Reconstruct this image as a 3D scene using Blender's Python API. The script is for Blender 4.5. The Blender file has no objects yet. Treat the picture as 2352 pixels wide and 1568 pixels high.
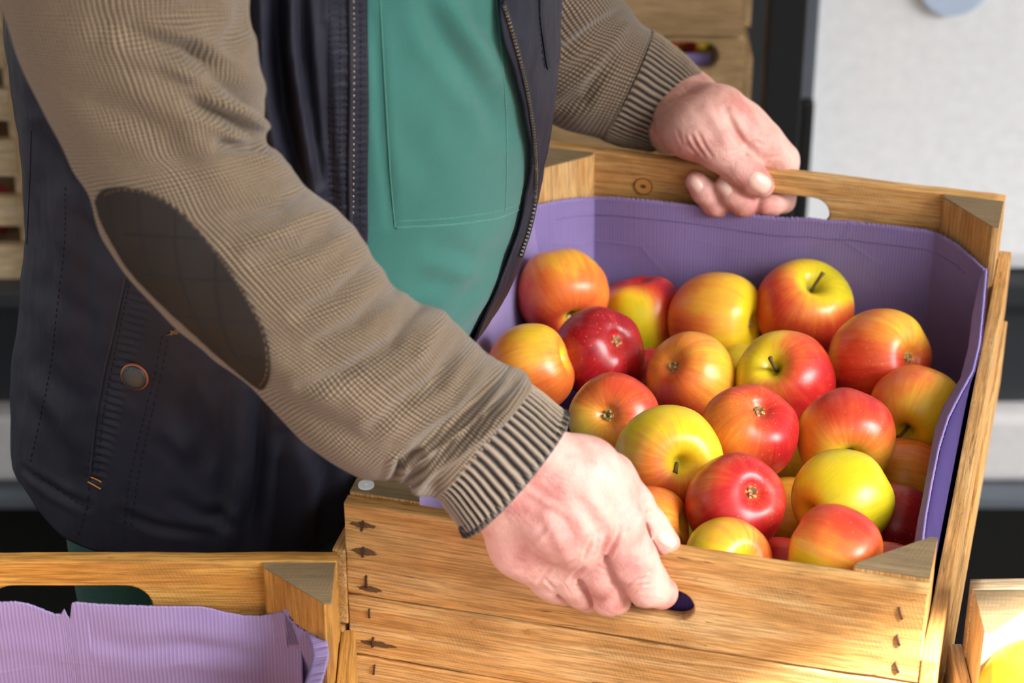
import bpy, bmesh, math, random
import numpy as np
from mathutils import Vector, Matrix, noise
from mathutils.bvhtree import BVHTree

# ------------------------------------------------------------------ camera, sky, sun, exposure
F = 5840.0; TH = math.radians(31.75); CAMZ = 2.0115
ST, CT = math.sin(TH), math.cos(TH)
scn = bpy.context.scene
cd = bpy.data.cameras.new('camera'); cam = bpy.data.objects.new('camera', cd)
scn.collection.objects.link(cam); scn.camera = cam
cam.location = (0, 0, CAMZ); cam.rotation_euler = (math.pi/2 - TH, 0, 0)
cd.sensor_width = 36; cd.lens = F/2352*36; cd.clip_start = .05
cd.dof.use_dof = True; cd.dof.focus_distance = 1.86; cd.dof.aperture_fstop = 6.7
scn.view_settings.view_transform = 'Standard'; scn.view_settings.look = 'None'
scn.view_settings.gamma = 1; scn.view_settings.use_curve_mapping = False
scn.view_settings.exposure = 0.9

SUNDIR = Vector((.78, -.42, .60)).normalized()     # towards the bright side of the sky
world = bpy.data.worlds.new('sky'); scn.world = world; world.use_nodes = True
wn = world.node_tree; wn.nodes.clear()
def WN(t, **k):
    n = wn.nodes.new(t)
    for a, b in k.items(): setattr(n, a, b)
    return n
tc = WN('ShaderNodeTexCoord')
dot = WN('ShaderNodeVectorMath', operation='DOT_PRODUCT'); dot.inputs[1].default_value = SUNDIR
wn.links.new(tc.outputs['Generated'], dot.inputs[0])
mx = WN('ShaderNodeMath', operation='MAXIMUM'); mx.inputs[1].default_value = 0
wn.links.new(dot.outputs['Value'], mx.inputs[0])
pw = WN('ShaderNodeMath', operation='POWER'); pw.inputs[1].default_value = 24
wn.links.new(mx.outputs[0], pw.inputs[0])
ml = WN('ShaderNodeMath', operation='MULTIPLY_ADD'); ml.inputs[1].default_value = 17.0; ml.inputs[2].default_value = .5
wn.links.new(pw.outputs[0], ml.inputs[0])
bg = WN('ShaderNodeBackground'); bg.inputs['Color'].default_value = (1, .99, .985, 1)
wn.links.new(ml.outputs[0], bg.inputs['Strength'])
wo = WN('ShaderNodeOutputWorld'); wn.links.new(bg.outputs[0], wo.inputs[0])

sd = bpy.data.lights.new('sun', 'SUN'); sun = bpy.data.objects.new('sun', sd)
scn.collection.objects.link(sun)
SUN = Vector((.42, -.45, .80)).normalized()        # the sun itself: reaches only what the awning leaves open
sun.rotation_euler = SUN.to_track_quat('Z', 'Y').to_euler()
sd.energy = 19.0; sd.angle = math.radians(1.2); sd.color = (1, .93, .82)

# ------------------------------------------------------------------ helpers
R0 = 1.0                                           # rim height of the carried crate
def P(px, py, d):
    x = (px-1176)/F*d; y = (py-784)/F*d
    return Vector((x, d*CT - y*ST, CAMZ - d*ST - y*CT))
def ray(px, py):
    return (P(px, py, 1) - cam.location).normalized()
def PY(px, py, Y): return P(px, py, Y/(CT-(py-784)/F*ST))
def PZ(px, py, z): return P(px, py, (CAMZ-z)/(ST+(py-784)/F*CT))
def proj(p):
    v = Vector(p) - Vector((0, 0, CAMZ))
    z = v.y*CT - v.z*ST; y = -v.y*ST - v.z*CT
    return 1176+F*v.x/z, 784+F*y/z, z
def sr(r, g, b):
    f = lambda c: (c/255/12.92 if c/255 <= .04045 else ((c/255+.055)/1.055)**2.4)
    return (f(r), f(g), f(b), 1)
def link(name, me, mat=None, parent=None):
    o = bpy.data.objects.new(name, me); scn.collection.objects.link(o)
    if mat is not None:
        me.materials.clear(); me.materials.append(mat)
    if parent is not None: o.parent = parent
    return o
def mesh(name, verts, faces, smooth=True, uvs=None):
    me = bpy.data.meshes.new(name)
    me.from_pydata([tuple(v) for v in verts], [], [tuple(int(i) for i in f) for f in faces]); me.update()
    if smooth: me.polygons.foreach_set('use_smooth', [True]*len(me.polygons))
    if uvs is not None:
        ul = me.uv_layers.new(name='UVMap')
        idx = np.zeros(len(me.loops), np.int32); me.loops.foreach_get('vertex_index', idx)
        ul.data.foreach_set('uv', np.asarray(uvs, np.float32)[idx].ravel())
    return me
def tag(o, label=None, cat=None, group=None, kind=None):
    if label: o['label'] = label
    if cat: o['category'] = cat
    if group: o['group'] = group
    if kind: o['kind'] = kind
    return o
def empty(name, loc=(0, 0, 0), rz=0):
    o = bpy.data.objects.new(name, None); scn.collection.objects.link(o)
    o.location = loc; o.rotation_euler = (0, 0, rz); o.empty_display_size = .05
    return o
class MB:
    def __init__(s): s.v = []; s.f = []
    def add(s, vs, fs):
        n = len(s.v); s.v += [Vector(v) for v in vs]; s.f += [[i+n for i in f] for f in fs]
    def box(s, a, b, bev=0):
        bm = bmesh.new(); bmesh.ops.create_cube(bm, size=1)
        a = Vector(a); b = Vector(b); c = (a+b)/2; e = b-a
        for v in bm.verts: v.co = Vector((c.x+v.co.x*e.x, c.y+v.co.y*e.y, c.z+v.co.z*e.z))
        if bev: bmesh.ops.bevel(bm, geom=bm.edges[:], offset=bev, segments=2, affect='EDGES', profile=.6)
        bm.verts.index_update(); s.add([v.co.copy() for v in bm.verts], [[v.index for v in f.verts] for f in bm.faces]); bm.free()
    def prism(s, poly, z0, z1):
        n = len(poly)
        s.add([(x, y, z0) for x, y in poly]+[(x, y, z1) for x, y in poly],
              [list(range(n))[::-1], list(range(n, 2*n))]+[[i, (i+1) % n, n+(i+1) % n, n+i] for i in range(n)])
    def tube(s, pts, r, seg=8, cap=True):
        pts = [Vector(p) for p in pts]; n = len(pts); rr = r if isinstance(r, (list, tuple)) else [r]*n
        vs = []; fs = []; up = None
        for i, p in enumerate(pts):
            t = (pts[min(i+1, n-1)]-pts[max(i-1, 0)]).normalized()
            if up is None: up = t.orthogonal().normalized()
            up = (up - t*up.dot(t)).normalized(); w = t.cross(up)
            for k in range(seg):
                a = 2*math.pi*k/seg; vs.append(p+(up*math.cos(a)+w*math.sin(a))*rr[i])
        for i in range(n-1):
            for k in range(seg):
                fs.append([i*seg+k, i*seg+(k+1) % seg, (i+1)*seg+(k+1) % seg, (i+1)*seg+k])
        if cap: fs += [list(range(seg))[::-1], list(range((n-1)*seg, n*seg))]
        s.add(vs, fs)
    def build(s, name, mat, parent=None, smooth=False):
        return link(name, mesh(name, s.v, s.f, smooth), mat, parent)

def interp(keys, t):
    """Catmull-Rom through keys (rows), t in 0..len-1"""
    K = np.asarray(keys, float); n = len(K); i = min(int(t), n-2); f = t-i
    p0, p1, p2, p3 = K[max(i-1, 0)], K[i], K[i+1], K[min(i+2, n-1)]
    return .5*((2*p1)+(-p0+p2)*f+(2*p0-5*p1+4*p2-p3)*f*f+(-p0+3*p1-3*p2+p3)*f**3)

# ------------------------------------------------------------------ materials
class M:
    def __init__(s, name, rough=.6, spec=.4):
        s.m = bpy.data.materials.new(name); s.m.use_nodes = True; s.t = s.m.node_tree
        s.b = s.t.nodes['Principled BSDF']; s.b.inputs['Roughness'].default_value = rough
        s.b.inputs['Specular IOR Level'].default_value = spec
    def n(s, t, inp=None, **k):
        n = s.t.nodes.new(t)
        for a, b in k.items(): setattr(n, a, b)
        for a, b in (inp or {}).items(): s.set(n.inputs[a], b)
        return n
    def set(s, sock, v):
        if isinstance(v, bpy.types.NodeSocket): s.t.links.new(v, sock)
        else: sock.default_value = v
    def math(s, op, a, b=0, c=0):
        n = s.n('ShaderNodeMath', operation=op); s.set(n.inputs[0], a); s.set(n.inputs[1], b); s.set(n.inputs[2], c)
        return n.outputs[0]
    def mix(s, f, a, b, blend='MIX'):
        n = s.n('ShaderNodeMix', data_type='RGBA', blend_type=blend)
        s.set(n.inputs[0], f); s.set(n.inputs[6], a); s.set(n.inputs[7], b); return n.outputs[2]
    def coord(s, kind='Object', scale=(1, 1, 1), rot=(0, 0, 0)):
        c = s.n('ShaderNodeTexCoord'); m = s.n('ShaderNodeMapping', {'Scale': scale, 'Rotation': rot})
        s.t.links.new(c.outputs[kind], m.inputs['Vector']); return m.outputs[0]
    def noise(s, vec, scale, detail=4, rough=.5, dist=0):
        return s.n('ShaderNodeTexNoise', {'Vector': vec, 'Scale': scale, 'Detail': detail, 'Roughness': rough, 'Distortion': dist}).outputs['Fac']
    def ramp(s, fac, stops, interp='LINEAR'):
        r = s.n('ShaderNodeValToRGB', {'Fac': fac}); e = r.color_ramp.elements; r.color_ramp.interpolation = interp
        while len(e) > 1: e.remove(e[-1])
        for i, (p, c) in enumerate(stops):
            x = e[0] if i == 0 else e.new(p)
            x.position = p; x.color = c if len(c) == 4 else (*c, 1)
        return r.outputs[0]
    def bump(s, h, strength=.5, dist=.001, prev=None):
        n = s.n('ShaderNodeBump', {'Height': h, 'Strength': strength, 'Distance': dist})
        if prev is not None: s.set(n.inputs['Normal'], prev)
        return n.outputs[0]
    def out(s, col=None, nor=None, rough=None):
        if col is not None: s.set(s.b.inputs['Base Color'], col)
        if nor is not None: s.set(s.b.inputs['Normal'], nor)
        if rough is not None: s.set(s.b.inputs['Roughness'], rough)
        return s.m
g1 = lambda v: (v, v, v, 1)
def flat(name, c, rough=.6, metal=0, spec=.4):
    m = M(name, rough, spec); m.b.inputs['Metallic'].default_value = metal
    n = m.noise(m.coord(), 60, 3); return m.out(m.mix(.5, c, m.mix(n, g1(.75), g1(1.25)), 'MULTIPLY') if 0 else m.mix(n, tuple(x*.9 for x in c[:3])+(1,), tuple(min(x*1.1, 1) for x in c[:3])+(1,)))

def wood(name, dark, mid, light, axis='x', weather=.25, grey=.0):
    m = M(name, .62, .3)
    sc = {'x': (1, 9, 9), 'y': (9, 1, 9), 'z': (9, 9, 1)}[axis]
    oi = m.n('ShaderNodeObjectInfo')
    base = m.n('ShaderNodeVectorMath', {0: m.coord('Object', sc)}, operation='ADD')
    rv = m.n('ShaderNodeCombineXYZ', {0: m.math('MULTIPLY', oi.outputs['Random'], 37.), 1: m.math('MULTIPLY', oi.outputs['Random'], 11.), 2: oi.outputs['Random']})
    m.set(base.inputs[1], rv.outputs[0]); v = base.outputs[0]
    n1 = m.noise(v, 7, 5, .6, .6)          # broad grain bands
    n2 = m.noise(m.n('ShaderNodeVectorMath', {0: v, 1: {'x': (.5, 1.5, 1.5), 'y': (1.5, .5, 1.5), 'z': (1.5, 1.5, .5)}[axis]}, operation='MULTIPLY').outputs[0], 46, 6, .7, .2)         # fine fibre
    o = m.coord('Object')
    n3 = m.noise(o, 9, 4, .6)              # patches
    saw = m.n('ShaderNodeTexWave', {'Vector': m.coord('Object', (1, 1, 1), (0, .35, .25)), 'Scale': 120, 'Distortion': 3.5, 'Detail': 3, 'Detail Scale': 2}, wave_type='BANDS', bands_direction={'x': 'X', 'y': 'Y', 'z': 'Z'}[axis]).outputs['Fac']
    c = m.ramp(n1, [(.25, dark), (.48, mid), (.72, light)])
    c = m.mix(m.math('MULTIPLY', m.ramp(n2, [(.42, g1(1)), (.56, g1(0))]), .6), c, tuple(x*.42 for x in dark[:3])+(1,))
    c = m.mix(m.ramp(n3, [(.42, g1(0)), (.68, g1(weather*1.3))]), c, sr(122, 98, 62))
    cr = m.noise(m.coord('Object', {'x': (1, 14, 14), 'y': (14, 1, 14), 'z': (14, 14, 1)}[axis]), 26, 3, .6, 1.2)
    crk = m.ramp(cr, [(.655, g1(0)), (.69, g1(1))])
    c = m.mix(m.math('MULTIPLY', crk, .55), c, sr(70, 45, 22))
    if grey: c = m.mix(m.math('MULTIPLY', m.noise(v, 16, 5, .7), grey), c, sr(120, 110, 92))
    h = m.math('ADD', m.math('MULTIPLY', n2, 1.), m.math('MULTIPLY', m.math('MULTIPLY', saw, m.ramp(n3, [(.4, g1(0)), (.62, g1(1))])), .2))
    h = m.math('SUBTRACT', h, m.math('MULTIPLY', crk, 1.2))
    return m.out(c, m.bump(h, .55, .0011))

WOODH = {a: wood('wood_'+a, sr(194, 136, 70), sr(226, 171, 102), sr(242, 203, 142), a, .35) for a in 'xyz'}
WOODO = {a: wood('wood_amber_'+a, sr(170, 112, 44), sr(205, 146, 66), sr(226, 174, 90), a, .3) for a in 'xyz'}
WOODG = wood('wood_end_grain', sr(120, 95, 60), sr(160, 130, 88), sr(190, 160, 115), 'x', .5, .8)
WOODP = {a: wood('wood_pale_'+a, sr(205, 175, 130), sr(225, 200, 160), sr(240, 220, 190), a, .1) for a in 'xyz'}
RUST = flat('rusty_staple', sr(78, 52, 40), .7, .3)

def knit(name, light, mid, dark, pu=.0029, pv=.0023, rib=False):
    m = M(name, .95, .1)
    uv = m.n('ShaderNodeUVMap'); sp = m.n('ShaderNodeSeparateXYZ', {0: uv.outputs[0]})
    o = m.coord('Object')
    w = m.math('MULTIPLY', m.math('SUBTRACT', m.noise(o, 90, 2), .5), .0011)
    su = m.math('COSINE', m.math('MULTIPLY', m.math('ADD', sp.outputs[0], w), 2*math.pi/pu))
    sv = m.math('SINE', m.math('MULTIPLY', m.math('ADD', sp.outputs[1], w), 2*math.pi/pv))
    a = m.math('MULTIPLY_ADD', su, .5, .5); b = m.math('MULTIPLY_ADD', sv, .5, .5)
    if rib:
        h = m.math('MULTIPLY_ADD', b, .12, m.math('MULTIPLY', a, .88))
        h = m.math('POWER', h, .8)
    else:
        h = m.math('MULTIPLY', m.math('POWER', a, .6), m.math('MULTIPLY_ADD', b, .6, .4))
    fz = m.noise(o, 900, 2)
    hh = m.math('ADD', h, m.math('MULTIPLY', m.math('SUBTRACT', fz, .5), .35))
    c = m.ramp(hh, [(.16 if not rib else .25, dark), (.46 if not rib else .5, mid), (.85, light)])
    c = m.mix(m.ramp(m.noise(o, 14, 3), [(.3, g1(0)), (.75, g1(.3))]), c, mid)
    m.b.inputs['Sheen Weight'].default_value = .25
    return m.out(c, m.bump(hh, .8, .0009))
KNIT = knit('waffle_knit', sr(172, 150, 122), sr(114, 97, 80), sr(40, 34, 30))
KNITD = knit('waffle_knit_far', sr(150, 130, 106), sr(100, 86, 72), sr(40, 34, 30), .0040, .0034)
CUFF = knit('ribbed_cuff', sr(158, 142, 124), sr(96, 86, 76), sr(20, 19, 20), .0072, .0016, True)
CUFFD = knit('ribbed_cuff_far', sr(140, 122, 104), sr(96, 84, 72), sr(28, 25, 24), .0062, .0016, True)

def cloth(name, c0, c1, fold_scale=18, bump=.5, rough=.75, twill=0, sheen=.1, wrinkle=.0025):
    m = M(name, rough, .25); o = m.coord('Object')
    n = m.noise(o, 7, 5, .6); f = m.noise(o, 1500, 2)
    c = m.mix(m.ramp(n, [(.3, g1(0)), (.75, g1(1))]), c0, c1)
    wr = m.noise(m.coord('Object', (1, 1, .35)), fold_scale, 4, .55, .7)
    nb = m.bump(wr, bump, wrinkle)
    if twill:
        w = m.n('ShaderNodeTexWave', {'Vector': m.coord('Object', (1, 1, 1), (0, .75, .45)), 'Scale': twill, 'Distortion': .7, 'Detail': 2, 'Detail Scale': 2}, wave_type='BANDS', bands_direction='Z').outputs['Fac']
        c = m.mix(m.math('MULTIPLY', m.math('SUBTRACT', 1., w), .5), c, tuple(x*.55 for x in c0[:3])+(1,))
        c = m.mix(m.math('MULTIPLY', f, .35), c, tuple(min(1, x*1.5+.03) for x in c1[:3])+(1,))
        nb = m.bump(w, .35, .0005, nb)
    m.b.inputs['Sheen Weight'].default_value = sheen
    return m.out(c, nb)
VEST = cloth('navy_vest_cotton', sr(25, 26, 38), sr(43, 43, 56), 26, .85, .6, 0, .0, .004)
VESTSEAM = cloth('navy_seam', sr(34, 34, 44), sr(54, 52, 61), 60, .6, .7, 0, 0)
OVERALL = cloth('teal_twill', sr(35, 92, 85), sr(58, 117, 108), 10, .35, .85, 235, .2, .003)
OVERSEAM = cloth('teal_seam', sr(48, 108, 97), sr(70, 130, 117), 30, .3, .85, 300, .2)
OVERD = cloth('dark_green_twill', sr(14, 62, 52), sr(24, 80, 68), 14, .4, .85, 300)
PATCH = cloth('brown_elbow_patch', sr(30, 25, 22), sr(42, 35, 31), 26, .8, .75, 0, 0)
THREAD = flat('dark_thread', sr(20, 19, 24), .8)
THREADB = flat('brown_thread', sr(120, 88, 56), .8)
ORANGE = flat('orange_thread', sr(214, 140, 48), .8)
METAL = flat('zip_metal', sr(170, 162, 150), .35, .9)
METALD = flat('button_metal', sr(78, 82, 86), .5, .8)
COPPER = flat('copper_rim', sr(160, 92, 60), .5, .4)

def skin(name):
    m = M(name, .5, .35); o = m.coord('Object')
    n = m.noise(o, 22, 5, .6); n2 = m.noise(o, 70, 3, .6)
    c = m.ramp(n, [(.34, sr(230, 186, 172)), (.5, sr(222, 168, 156)), (.64, sr(198, 132, 124))])
    c = m.mix(m.ramp(n2, [(.55, g1(0)), (.8, g1(.35))]), c, sr(240, 196, 180))
    sp = m.ramp(m.noise(o, 130, 2), [(.74, g1(0)), (.8, g1(.5))])
    c = m.mix(sp, c, sr(170, 100, 84))
    m.b.inputs['Subsurface Weight'].default_value = .08
    m.b.inputs['Subsurface Radius'].default_value = (.012, .005, .003)
    m.b.inputs['Subsurface Scale'].default_value = .6
    vo = m.n('ShaderNodeTexVoronoi', {'Vector': m.n('ShaderNodeVectorMath', {0: o, 1: m.n('ShaderNodeTexNoise', {'Vector': o, 'Scale': 45., 'Detail': 2.}).outputs['Color']}, operation='MULTIPLY_ADD').outputs[0] if 0 else o, 'Scale': 420.}, feature='DISTANCE_TO_EDGE').outputs['Distance']
    h = m.math('MULTIPLY_ADD', m.noise(o, 160, 4, .6, 1.5), 1.2, m.math('MULTIPLY', vo, .8))
    h2 = m.noise(m.coord('Object', (1, 1, 1), (.3, .5, .2)), 38, 3, .5, 2.2)
    return m.out(c, m.bump(h, .5, .0008, m.bump(h2, .4, .003)))
SKIN = skin('skin')
def nailm():
    m = M('fingernail', .22, .6); m.b.inputs['Subsurface Weight'].default_value = .1
    o = m.coord('Object'); return m.out(m.mix(m.noise(o, 60, 2), sr(232, 176, 160), sr(246, 208, 192)))
NAIL = nailm()

def cardboard(name, c0, c1, rib=.0029, depth=.5):
    m = M(name, .85, .15)
    uv = m.n('ShaderNodeUVMap'); sp = m.n('ShaderNodeSeparateXYZ', {0: uv.outputs[0]}); o = m.coord('Object')
    s = m.math('MULTIPLY_ADD', m.math('SINE', m.math('MULTIPLY', m.math('ADD', sp.outputs[0], m.math('MULTIPLY', m.noise(o, 30, 2), .0012)), 2*math.pi/rib)), .5, .5)
    n = m.noise(o, 8, 5, .6); fb = m.noise(m.coord('UV', (1, 3, 1)), 260, 4, .7)
    c = m.ramp(n, [(.3, c0), (.7, c1)])
    amt = m.ramp(m.noise(o, 5, 3), [(.35, g1(.1)), (.7, g1(.45))])
    c = m.mix(m.math('MULTIPLY', amt, m.math('POWER', s, 3.)), c, tuple(min(1, x*1.35+.02) for x in c1[:3])+(1,))
    c = m.mix(m.math('MULTIPLY', fb, .25), c, tuple(x*.75 for x in c0[:3])+(1,))
    cre = m.n('ShaderNodeTexVoronoi', {'Vector': m.coord('Object', (1, 1, 2.2)), 'Scale': 9., 'Randomness': 1.}, feature='DISTANCE_TO_EDGE').outputs['Distance']
    cr = m.ramp(cre, [(0, g1(1)), (.035, g1(0))])
    crm = m.math('MULTIPLY', cr, m.ramp(m.noise(o, 7, 2), [(.5, g1(0)), (.62, g1(1))]))
    h = m.math('ADD', m.math('MULTIPLY', s, .35), m.math('MULTIPLY', crm, .8))
    return m.out(c, m.bump(h, depth, .0008))
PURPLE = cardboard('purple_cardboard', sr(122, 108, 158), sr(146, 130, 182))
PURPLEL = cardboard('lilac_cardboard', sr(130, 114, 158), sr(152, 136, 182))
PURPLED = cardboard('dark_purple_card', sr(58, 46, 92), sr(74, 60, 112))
WHITECARD = cardboard('white_cardboard', sr(225, 220, 226), sr(240, 238, 240))

def applemat():
    m = M('apple_skin', .3, .5)
    at = m.n('ShaderNodeAttribute', attribute_name='blush'); bl = at.outputs['Fac']
    o = m.coord('Object')
    stv = m.n('ShaderNodeAttribute', attribute_name='streak').outputs['Vector']
    n1 = m.noise(stv, 1, 5, .65, .4); n2 = m.noise(o, 32, 4, .6)
    f = m.math('ADD', bl, m.math('MULTIPLY', m.math('SUBTRACT', n1, .5), .32))
    f = m.math('ADD', f, m.math('MULTIPLY', m.math('SUBTRACT', n2, .5), .34))
    c = m.ramp(f, [(0, sr(180, 172, 24)), (.15, sr(216, 198, 28)), (.29, sr(244, 208, 36)), (.42, sr(243, 176, 58)), (.55, sr(236, 128, 52)), (.7, sr(220, 80, 44)), (.84, sr(198, 38, 38)), (1, sr(150, 14, 30))])
    vo = m.n('ShaderNodeTexVoronoi', {'Vector': o, 'Scale': 330., 'Randomness': 1.}, feature='F1')
    rnd = m.n('ShaderNodeSeparateXYZ', {0: vo.outputs['Color']}).outputs[0]
    dots = m.math('MULTIPLY', m.ramp(vo.outputs['Distance'], [(.1, g1(1)), (.2, g1(0))]), m.ramp(rnd, [(.5, g1(0)), (.62, g1(1))]))
    c = m.mix(m.math('MULTIPLY', dots, .42), c, sr(250, 205, 130))
    cav = m.n('ShaderNodeAttribute', attribute_name='russet').outputs['Fac']
    c = m.mix(m.math('MULTIPLY', cav, m.ramp(n1, [(.35, g1(.3)), (.6, g1(1))])), c, sr(132, 116, 40))
    m.b.inputs['Subsurface Weight'].default_value = .05
    m.b.inputs['Coat Weight'].default_value = .12; m.b.inputs['Coat Roughness'].default_value = .15
    rg = m.math('MULTIPLY_ADD', n2, .14, .27)
    return m.out(c, m.bump(m.noise(o, 45, 3), .12, .002), rg)
APPLE = applemat()
STEM = flat('apple_stem', sr(104, 84, 48), .8)
CALYX = flat('dried_calyx', sr(186, 172, 130), .9)
CALYXD = flat('calyx_heart', sr(110, 100, 58), .9)
# ------------------------------------------------------------------ the setting: pavement
ASPH = M('asphalt', .95, .05); _o = ASPH.coord('Object')
ASPH.out(ASPH.mix(ASPH.noise(_o, 160, 4), sr(12, 12, 12), sr(30, 30, 29)), ASPH.bump(ASPH.noise(_o, 220, 4), .5, .003))
gm = MB(); gm.box((-4, -1.5, -.05), (5, 6, 0)); tag(gm.build('floor', ASPH.m), kind='structure')

# ------------------------------------------------------------------ white van parked behind
YV = 2.85
VW = flat('white_van_paint', sr(242, 244, 248), .25, 0, .6)
VD = flat('dark_rubber', sr(46, 48, 52), .5); VDD = flat('black_plastic', sr(22, 24, 27), .5)
VG = flat('grey_sill', sr(92, 98, 106), .45); VL = flat('pale_skirt', sr(206, 204, 204), .5)
def zat(y, Y=YV): return PY(1176, y, Y).z
van = tag(empty('van', (0.3, YV, 0)), 'white van with dark lower panels parked behind the man', 'van')
def vpart(name, mat, x0, x1, z0, z1, dy0, dy1, bev=.01):
    m = MB(); m.box((x0-.3, dy0, z0), (x1-.3, dy1, z1), bev); return m.build(name, mat, van)
vpart('side_panel', VW, -2.0, 2.6, zat(630), 1.9, 0, 1.5, .03)
vpart('moulding', VD, -2.0, 2.6, zat(700), zat(628), -.015, 1.3, .01)
vpart('lower_panel', VD, -2.0, 2.6, zat(935), zat(702), .01, 1.3, .01)
vpart('skirt', VL, -2.0, 2.6, zat(1088), zat(938), -.02, 1.3, .012)
vpart('sill', VG, -2.0, 2.6, zat(1176), zat(1098), -.03, 1.3, .015)
vpart('underbody', VDD, -2.0, 2.6, zat(1215), zat(1174), .03, 1.3, .0)
for x in (-1.5, 2.1):
    m = MB(); m.tube([(x-.3, .16, .3), (x-.3, .36, .3)], .3, 32); w = m.build('wheel', VDD, van)
    m = MB(); m.tube([(x-.3, .14, .3), (x-.3, .2, .3)], .17, 24); m.build('hub', VG, w)
# rear door seam, narrow dark trims next to the dark post
xs = PY(1850, 300, YV).x
vpart('door_seal', VD, xs-.12, xs-.018, .30, 1.88, -.03, .02, .006)
vpart('door_edge', VG, xs-.016, xs+.004, zat(620), 1.88, -.028, .01, .004)
vpart('trim_strip', VDD, xs-.012, xs+.004, zat(620), zat(200), -.045, -.028, .004)
mm = MB(); c = PY(2190, -46, YV); ring = []
for k in range(48):
    a = 2*math.pi*k/48; ring.append((c.x-.3+.042*math.cos(a), c.z+.042*math.sin(a)))
mm.add([(x, -.012, z) for x, z in ring]+[(x, .004, z) for x, z in ring], [list(range(48))]+[[k, (k+1) % 48, 48+(k+1) % 48, 48+k] for k in range(48)])
mm.build('round_emblem', flat('pale_blue_emblem', sr(190, 208, 232), .4), van)['label'] = 'pale blue round emblem on the white panel'

# dark stall post in front of the van
pm = MB(); a = PY(1752, 200, 2.55).x; b = PY(1838, 200, 2.55).x
pm.box((-(b-a)/2, -.02, 0), ((b-a)/2, .02, 2.5), .003); po = pm.build('pole', VDD); po.location = ((a+b)/2, 2.55, 0)
po = tag(po, 'black upright stall pole between crate stack and white van', 'pole')
bk = MB(); bk.box((-.03, -.03, 0), (.03, .03, .03), .003); bk.build('foot', VDD, po)

# ------------------------------------------------------------------ crates
def outline_board(name, L, z0, z1, t, mat, parent, hole=None, axis='x', wav=.0007, seed=0, y0=0.):
    """plank in the local x-z plane, thickness t along y, optional stadium hole (xa,xb,za,zb)"""
    rnd = random.Random(seed); pts = []
    n = 40
    nz = lambda s: wav*(noise.noise(Vector((s*14, seed*3.1, 0)))+.5*noise.noise(Vector((s*50, seed, 5))))
    for i in range(n+1): x = L*i/n; pts.append((x, z0+nz(x)))
    for i in range(1, 5): pts.append((L+nz(i)*.4, z0+(z1-z0)*i/5))
    for i in range(n+1): x = L*(1-i/n); pts.append((x, z1+nz(x+3)))
    for i in range(1, 5): pts.append((nz(i+9)*.4, z1-(z1-z0)*i/5))
    cu = bpy.data.curves.new('tmp', 'CURVE'); cu.dimensions = '2D'; cu.fill_mode = 'BOTH'
    cu.extrude = t/2-.0012; cu.bevel_depth = .0012; cu.bevel_resolution = 1; cu.offset = -.0012
    def spl(ps):
        s = cu.splines.new('POLY'); s.points.add(len(ps)-1); s.use_cyclic_u = True
        for q, (x, y) in zip(s.points, ps): q.co = (x, y, 0, 1)
    spl(pts)
    if hole:
        xa, xb, za, zb = hole; r = (zb-za)/2; zc = (za+zb)/2; hp = []
        for k in range(13): a_ = math.pi/2-math.pi*k/12; hp.append((xb-r+r*math.cos(a_), zc+r*math.sin(a_)))
        for k in range(13): a_ = -math.pi/2-math.pi*k/12; hp.append((xa+r+r*math.cos(a_), zc+r*math.sin(a_)))
        spl(hp)
    to = bpy.data.objects.new('tmp', cu); scn.collection.objects.link(to)
    bpy.context.view_layer.update()
    me = bpy.data.meshes.new_from_object(to.evaluated_get(bpy.context.evaluated_depsgraph_get()))
    bpy.data.objects.remove(to)
    me.transform(Matrix(((1, 0, 0, 0), (0, 0, -1, y0+t/2), (0, 1, 0, 0), (0, 0, 0, 1))))
    me.name = name
    return link(name, me, mat, parent)

def crate(name, loc, yaw, W, L, H, mats, label, group=None, slat_top=.055, slat_top_left=.04, holes=None, hole_far=None, heights=(.077, .052, .052), seed=1):
    root = tag(empty(name, loc, yaw), label, 'crate', group)
    hole = holes or (.148, .243, -.053, -.028)
    for e, y0 in (('near', 0), ('far', L-.012)):
        z = 0
        for i, h in enumerate(heights):
            outline_board('end_board', W, z-h, z, .012, mats['x'], root, (hole if e == 'near' else hole_far or hole) if i == 0 else None, seed=seed+i+(7 if e == 'far' else 0), y0=y0, wav=.0016 if i else .0012)
            z -= h+.0018
    b = .05
    for sx in (0, 1):
        for sy in (0, 1):
            X0 = .0008 if sx == 0 else W-.0008; dx = b if sx == 0 else -b
            Y0 = .0126 if sy == 0 else L-.0126; dy = .046 if sy == 0 else -.046
            m = MB(); poly = [(X0, Y0), (X0+dx, Y0), (X0+dx*.97, Y0+dy*.12), (X0+dx*.1, Y0+dy), (X0, Y0+dy)]
            if (sx+sy) % 2: poly = poly[::-1]
            m.prism(poly, -H+.008, .0012 if sy == 0 else -.001)
            o = m.build('corner_block', mats['z'], root)
            m = MB(); pin = [(p[0]*.998+X0*.002, p[1]*.998+Y0*.002) for p in poly]; zt = .0012 if sy == 0 else -.001
            m.prism(pin, zt+.0001, zt+.0009); m.build('end_grain', WOODG, o)
    for sx in (0, 1):
        x0, x1 = (-.0095, 0.) if sx == 0 else (W, W+.0105)
        z = -(slat_top_left if sx == 0 else slat_top); k = 0
        while z > -H+.02:
            h = min(.064, z+H); m = MB(); off = (.0 if k == 0 else .002+.001*k)*(1 if sx else -1)
            m.box((x0+off*.0, -.001-.002*k, z-h), (x1+off, L+.002, z), .0012)
            m.build('side_slat', mats['y'], root); z -= h+.004; k += 1
    for k in range(4):
        m = MB(); x = .005+k*(W-.01)/4; m.box((x, .0, -H), (x+(W-.01)/4-.008, L, -H+.007), .001); m.build('bottom_slat', mats['y'], root)
    return root

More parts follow.
